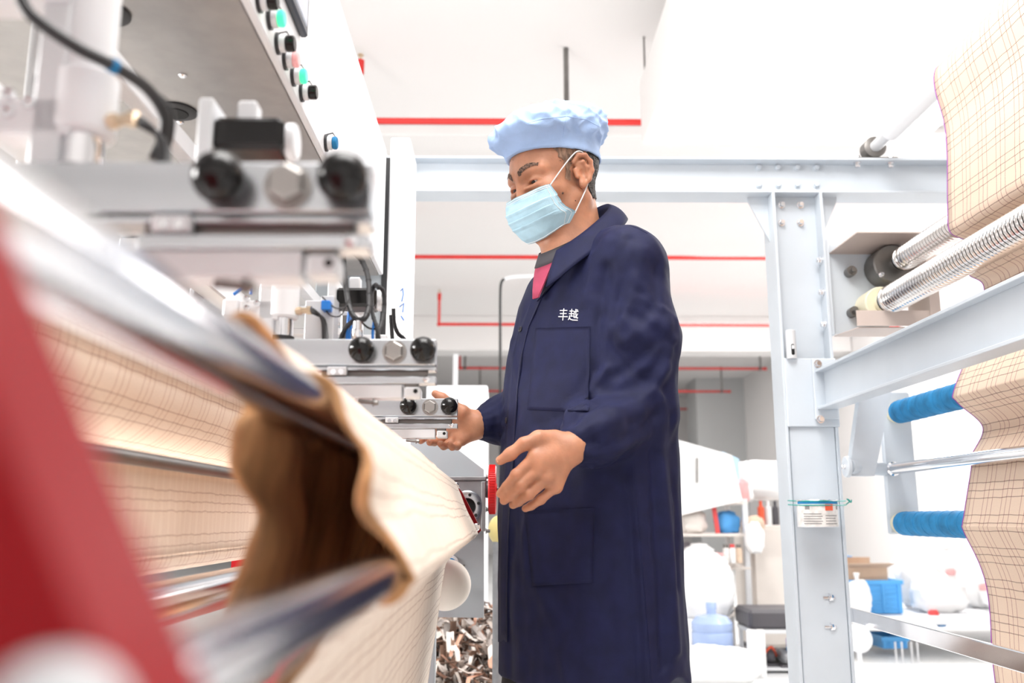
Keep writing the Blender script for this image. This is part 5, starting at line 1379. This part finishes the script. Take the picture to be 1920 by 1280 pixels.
for i, (px, col) in enumerate(((1428, M_orange), (1442, M_sack), (1455, M_dgrey))):
    p = A(px, 984, y + .25); o = MB().lathe(p, (0, 0, 1), [(0, .02), (.0, .024), (.12, .024), (.135, .011), (.17, .011)], 14).build('spray_bottle', col)
    tag(o, ('orange', 'white', 'charcoal')[i] + ' slim bottle standing on the beige cupboard', 'bottle')
# ---- beige cupboard
a, b = A(1408, 985, y + .2), A(1486, 1160, y + .2)
cp = thing('beige_cupboard', 'beige cupboard standing between the rack and the white column', 'cupboard', ((a.x + b.x) / 2, y + .4, 0))
MB().box((a.x, y + .2, .04), (b.x + .25, y + .7, a.z), .006).build('body', M_beige, cp)
for x0_, x1_ in ((a.x + .01, (a.x + b.x + .25) / 2 - .004), ((a.x + b.x + .25) / 2 + .004, b.x + .24)): MB().box((x0_, y + .182, .06), (x1_, y + .2, a.z - .02), .004).build('door', M_beige, cp)
MB().box((a.x + .02, y + .25, 0), (b.x + .2, y + .65, .041)).build('plinth', M_dgrey, cp)
# ---- big sacks, water bottle
sack(1318, 1100, 6.02, 120, 128, 21, 'large bulging white sack behind the water bottle', dep=.35)
sack(1335, 1262, 5.35, 170, 72, 24, 'white sack lying on the floor in front of the water bottle', z=0., dep=.6)
sack(1415, 1010, 6.25, 36, 60, 31, 'narrow upright white sack squeezed between rack and cupboard', dep=.5)
yb_ = 5.75; p = A(1337, 1232, yb_)
wbt = thing('water_bottle', 'translucent pale blue water cooler bottle beside the coat hem', 'bottle', (p.x, yb_, p.z))
rb = 37 * yb_ / FPX; hb = A(1337, 1138, yb_).z - p.z
MB().lathe((p.x, yb_, p.z), (0, 0, 1), [(0, rb * .9), (.01, rb), (hb * .18, rb), (hb * .2, rb * .95), (hb * .24, rb), (hb * .5, rb), (hb * .52, rb * .95), (hb * .56, rb), (hb * .70, rb), (hb * .82, rb * .75), (hb * .87, rb * .24), (hb * 1.0, rb * .22)], 30).build('bottle_body', M_bottle, wbt)
MB().lathe((p.x, yb_, p.z + hb), (0, 0, 1), [(-.01, rb * .26), (.03, rb * .26)], 16).build('bottle_cap', M_bottle, wbt)
MB().box((p.x - .16, yb_ - .16, 0), (p.x + .16, yb_ + .16, p.z - .001), .006).build('bottle_stand', M_white, wbt)
# ---- bench with black seat and shoe rack under it
yb2 = 5.7; a, b = A(1404, 1143, yb2), A(1500, 1180, yb2)
bn = thing('bench', 'low bench with a black padded seat and shoes stored below', 'bench', ((a.x + b.x) / 2, yb2 + .2, 0))
MB().box((a.x, yb2, b.z), (b.x + .15, yb2 + .36, a.z), .02).build('padded_seat', M_dgrey, bn)
MB().box((a.x + .01, yb2 + .01, b.z - .025), (b.x + .14, yb2 + .35, b.z), .003).build('seat_frame', M_alud, bn)
for xx in (a.x + .03, b.x + .12):
    for yy in (yb2 + .03, yb2 + .33): MB().box((xx - .012, yy - .012, 0), (xx + .012, yy + .012, b.z - .02), .002).build('leg', M_alud, bn)
zs_ = A(1450, 1268, yb2).z; zs_ = max(zs_, .03)
MB().box((a.x + .02, yb2 + .01, zs_ - .015), (b.x + .13, yb2 + .35, zs_), .002).build('lower_shelf', M_alud, bn)
for i in range(2):
    p = A(1412 + 17 * i, 1270, yb2 - .12); t = thing('paper_roll', 'upright white paper roll leaning by the black bench', 'roll', (p.x, yb2 - .12, 0), 'white rolls by the bench')
    zt_ = A(1412, 1180, yb2 - .12).z
    MB().lathe((p.x, yb2 - .12, 0), (0, 0, 1), [(0, .026), (.002, .028), (zt_ - .01, .028), (zt_, .020), (zt_ - .03, .012)], 18, caps=False).build('paper_wrap', M_sheetw, t)
    MB().cyl((p.x, yb2 - .12, .001), (p.x, yb2 - .12, zt_ - .012), .012, n=12).build('core_tube', M_card, t)
def shoe_obj(px, py, y_, label, m, L=.25):
    p = A(px, py, y_); t = thing('shoe', label, 'shoe', p, 'shoes under the bench')
    V, F = blob((p.x, y_, p.z + .035), (.05, L / 2, .042), px, n=18, mm=12, amp=.12); MB().add(V, F).build('upper', m, t, ang=80)
    MB().box((p.x - .045, y_ - L / 2, p.z), (p.x + .045, y_ + L / 2, p.z + .016), .008).build('sole', M_dgrey, t)
    MB().tube(smooth_path([(p.x - .04, y_ - .06, p.z + .04), (p.x, y_ - .09, p.z + .085), (p.x + .04, y_ - .06, p.z + .04)], 5), .008, 6).build('strap', M_orange, t)
zq = zs_ + .001
def pz_at(px, y_, z_):
    p = A(px, 1200, y_); return 640 if False else p
for i, (px, yy, lab, mm_) in enumerate(((1440, yb2 + .2, 'black shoe with an orange strap on the bench shelf', M_dgrey), (1468, yb2 + .14, 'grey worn shoe on the bench shelf beside the blue can', M_cast))):
    p = A(px, 1250, yy); t = thing('shoe', lab, 'shoe', (p.x, yy, zq), 'shoes under the bench')
    V, F = blob((p.x, yy, zq + .05), (.033, .12, .045), px, n=18, mm=12, amp=.12); MB().add(V, F).build('upper', mm_, t, ang=80)
    MB().box((p.x - .04, yy - .12, zq), (p.x + .04, yy + .12, zq + .014), .006).build('sole', M_dgrey, t)
    if i == 0: MB().tube(smooth_path([(p.x - .04, yy - .05, zq + .05), (p.x, yy - .09, zq + .11), (p.x + .04, yy - .05, zq + .05)], 5), .008, 6).build('strap', M_orange, t)
p = A(1488, 1268, yb2 + .1); hc = A(1488, 1186, yb2 + .1).z - zq
cn = thing('spray_can', 'blue and purple spray can standing under the bench seat', 'can', (p.x, yb2 + .1, zq))
MB().lathe((p.x, yb2 + .1, zq), (0, 0, 1), [(0, .03), (.004, .033), (hc * .6, .033)], 18).build('can_body', M_cblue, cn)
MB().lathe((p.x, yb2 + .1, zq + hc * .6), (0, 0, 1), [(0, .0335), (hc * .22, .0335), (hc * .3, .024)], 18).build('print_band', M_purple, cn)
MB().lathe((p.x, yb2 + .1, zq + hc * .9), (0, 0, 1), [(0, .022), (hc * .08, .022), (hc * .1, .015)], 14).build('cap', M_white, cn)
# ---- right of the column: crates, cardboard box, heap of sacks
def crate(pa, pb, y_, label, dep=.4):
    a, b = A(*pa, y_), A(*pb, y_); t = thing('plastic_crate', label, 'crate', ((a.x + b.x) / 2, y_ + dep / 2, b.z), 'blue plastic crates by the wall')
    x0_, x1_, z0_, z1_ = a.x, b.x, b.z, a.z; h_ = z1_ - z0_
    for (yy, nm) in ((y_, 'front_panel'), (y_ + dep - .012, 'rear_panel')): MB().box((x0_, yy, z0_), (x1_, yy + .012, z1_ - .02), .002).build(nm, M_cblue, t)
    for xx in (x0_, x1_ - .012): MB().box((xx, y_ + .012, z0_), (xx + .012, y_ + dep - .012, z1_ - .02), .002).build('side_panel', M_cblue, t)
    MB().box((x0_ + .012, y_ + .012, z0_), (x1_ - .012, y_ + dep - .012, z0_ + .012)).build('bottom', M_cblue, t)
    m = MB()
    for lo_, hi_ in (((x0_ - .012, y_ - .014, z1_ - .03), (x1_ + .012, y_ + .004, z1_)), ((x0_ - .012, y_ + dep - .004, z1_ - .03), (x1_ + .012, y_ + dep + .014, z1_)), ((x0_ - .012, y_, z1_ - .03), (x0_ + .004, y_ + dep, z1_)), ((x1_ - .004, y_, z1_ - .03), (x1_ + .012, y_ + dep, z1_))): m.box(lo_, hi_, .002)
    m.build('rim', M_cblue, t)
    for f in (.06, .32, .66, .94): xx = x0_ + (x1_ - x0_) * f; MB().box((xx - .008, y_ - .010, z0_ + .004), (xx + .008, y_ + .001, z1_ - .028), .002).build('upright_rib', M_cblue, t)
    for k in range(1, 6): zz = z0_ + h_ * .85 * k / 6; MB().box((x0_ + .01, y_ - .006, zz - .004), (x1_ - .01, y_ + .001, zz + .004), .001).build('cross_rib', M_cblue, t)
    return t
yc = 6.6
crate((1584, 1087), (1694, 1150), yc, 'light blue ribbed plastic crate under the open cardboard box')
a, b = A(1574, 1043, yc + .5), A(1604, 1052, yc + .5); 
crate((1566, 1042), (1600, 1136), yc + .46, 'blue plastic crate mostly hidden behind the cardboard box', .3)
crate((1655, 1193), (1702, 1216), yc - .2, 'blue plastic crate low under the sack table', .3)
a, b = A(1586, 1050, yc + .05), A(1664, 1087, yc + .05)
bxp = thing('cardboard_box', 'open brown cardboard box lying in the blue crate', 'box', ((a.x + b.x) / 2, yc + .2, b.z))
zb2, zt2 = b.z - .03, a.z - .05
for lo_, hi_ in (((a.x, yc + .04, zb2), (b.x, yc + .048, zt2)), ((a.x, yc + .34, zb2), (b.x, yc + .348, zt2 + .06)), ((a.x, yc + .048, zb2), (a.x + .008, yc + .34, zt2)), ((b.x - .008, yc + .048, zb2), (b.x, yc + .34, zt2))): MB().box(lo_, hi_).build('side', M_card, bxp)
MB().box((a.x + .008, yc + .048, zb2), (b.x - .008, yc + .34, zb2 + .008)).build('bottom', M_card, bxp)
MB().prism([(a.x, yc + .04, zt2), (b.x, yc + .04, zt2), (b.x + .02, yc - .06, zt2 + .03), (a.x - .02, yc - .06, zt2 + .03)], (0, 0, .006)).build('flap', M_card, bxp)
MB().prism([(a.x, yc + .04, zt2), (a.x, yc + .34, zt2), (a.x - .10, yc + .3, zt2 + .06), (a.x - .10, yc + .08, zt2 + .06)], (0, 0, .006)).build('flap', M_card, bxp)
# table that carries crates and sacks
tb = thing('sack_table', 'long low table under the sacks and the blue crate', 'table', (A(1700, 1160, 6.9).x, 6.9, 0))
zt3 = A(1640, 1151, yc).z
x0_, x1_ = A(1560, 1150, 6.6).x, 4.6
MB().box((x0_, 6.22, zt3 - .03), (x1_, 7.9, zt3 - .001), .004).build('table_top', M_white, tb)
for xx in (x0_ + .05, (x0_ + x1_) / 2, x1_ - .05):
    for yy in (6.28, 7.84): MB().cyl((xx, yy, 0), (xx, yy, zt3 - .028), .018, n=10).build('leg', M_alud, tb)
heap = [(1720, 1105, 7.0, 90, 110, 41), (1775, 1085, 7.3, 110, 120, 42), (1760, 1140, 6.75, 120, 80, 43), (1848, 1110, 7.05, 110, 100, 44), (1880, 1050, 7.5, 120, 110, 45), (1890, 1130, 6.8, 110, 90, 46), (1768, 1035, 7.6, 90, 90, 47), (1700, 1050, 7.6, 80, 90, 48), (1610, 1140, 6.42, 56, 80, 49)]
labs = ['white sack next to the blue crate on the table', 'white sack in the middle of the sack heap', 'white sack lying at the front edge of the sack table', 'white sack with a pink tie half behind the plaid cloth', 'white sack high on the heap behind the plaid cloth', 'white sack low on the table behind the plaid cloth', 'topmost white sack of the heap', 'small white sack at the back of the heap beside the cardboard box', 'small white sack beside the column on the table']
for (px, py, yy, w_, h_, sd), lb in zip(heap, labs):
    z_ = zt3 if py > 1080 else zt3 + (.02 if sd == 48 else .30)
    sack(px, py, yy, w_ * .84, h_ * .88, sd, lb, z=z_, dep=.55, tied=(sd in (44, 42, 49)))
for i, (px, py, mm_) in enumerate(((1765, 1168, M_rblue), (1845, 1100, M_rpink), (1750, 1150, M_rred), (1782, 1072, M_rpink))):
    p = A(px, py, 6.55 if i in (0, 2) else 6.7); V, F = blob(p, (.035, .03, .03), 60 + i, n=14, mm=10)
    tag(MB().add(V, F).build('fabric_scrap', mm_, ang=80), ('blue', 'pale rose', 'red', 'rose')[i] + ' scrap of cloth between the white sacks ' + ('at the table edge', 'behind the plaid cloth', 'low in the heap', 'high in the heap')[i], 'scrap')
for i, px in enumerate((1678, 1690, 1708, 1719)):
    p = A(px, 1200, 6.1); o = MB().cyl((p.x, 6.1, 0), (p.x, 6.1, A(px, 1203, 6.1).z), .006, n=8).lathe((p.x, 6.1, 0), (0, 0, 1), [(0, .02), (.004, .02)], 10).build('thin_rod', M_alud); tag(o, 'thin upright metal rod standing in front of the sack table', 'rod', 'thin rods before the sack table')
fan = A(1610, 1198, 5.6)
fn = thing('round_stand', 'white round-headed floor stand beside the lower rail', 'stand', (fan.x, 5.6, 0))
MB().lathe(fan, (0, -1, 0), [(-.03, .05), (-.02, .075), (.02, .075), (.03, .05)], 24).build('round_head', M_white, fn)
MB().cyl((fan.x, 5.6, .015), (fan.x, 5.6, fan.z - .07), .012, n=10).build('stem', M_white, fn)
MB().lathe((fan.x, 5.6, 0), (0, 0, 1), [(0, .13), (.012, .13), (.018, .03)], 22).build('foot', M_white, fn)
# ---- heap of shredded cloth on the floor beyond the machine
rs = random.Random(5); mb_ = MB()
M_s = [mat('brown_shred', (.16, .09, .06), .9, var=.3), mat('pale_shred', (.78, .70, .64), .9, var=.1), mat('rust_shred', (.50, .28, .20), .9, var=.2), mat('grey_shred', (.35, .31, .29), .9, var=.2)]
cx, cy_ = -.16, 3.72
V, F = blob((cx, cy_, .17), (.33, .33, .19), 4.2, amp=.2); mb_.m = 3; mb_.add(V, F)
for i in range(4200):
    a = rs.uniform(0, 2 * PI); u = rs.uniform(0, 1); th = math.acos(1 - u * .95); rr = rs.uniform(.70, 1.08)
    c = Vector((cx + math.cos(a) * math.sin(th) * .50 * rr, cy_ + math.sin(a) * math.sin(th) * .5 * rr, .05 + math.cos(th) * .50 * rr))
    d = Vector((rs.gauss(0, 1), rs.gauss(0, 1), rs.gauss(0, 1))).normalized(); L_ = rs.uniform(.02, .05); wv = rs.uniform(.006, .014); _, u_, v_ = basis(d)
    bend = Vector((rs.gauss(0, .01), rs.gauss(0, .01), rs.gauss(0, .01)))
    c.z = max(c.z, .03)
    mb_.m = rs.choice((0, 1, 1, 2, 3, 1, 0))
    rws_ = []
    for t in (-1, 0, 1):
        q = c + d * L_ * t + bend * (1 - t * t); rws_.append([q - u_ * wv, q + v_ * wv * .5, q + u_ * wv])
    mb_.grid(rws_)
sh_ = mb_.build('cloth_shreds', M_s, ang=80); tag(sh_, 'heap of brown and cream shredded cloth on the floor', 'scrap heap', kind='stuff')
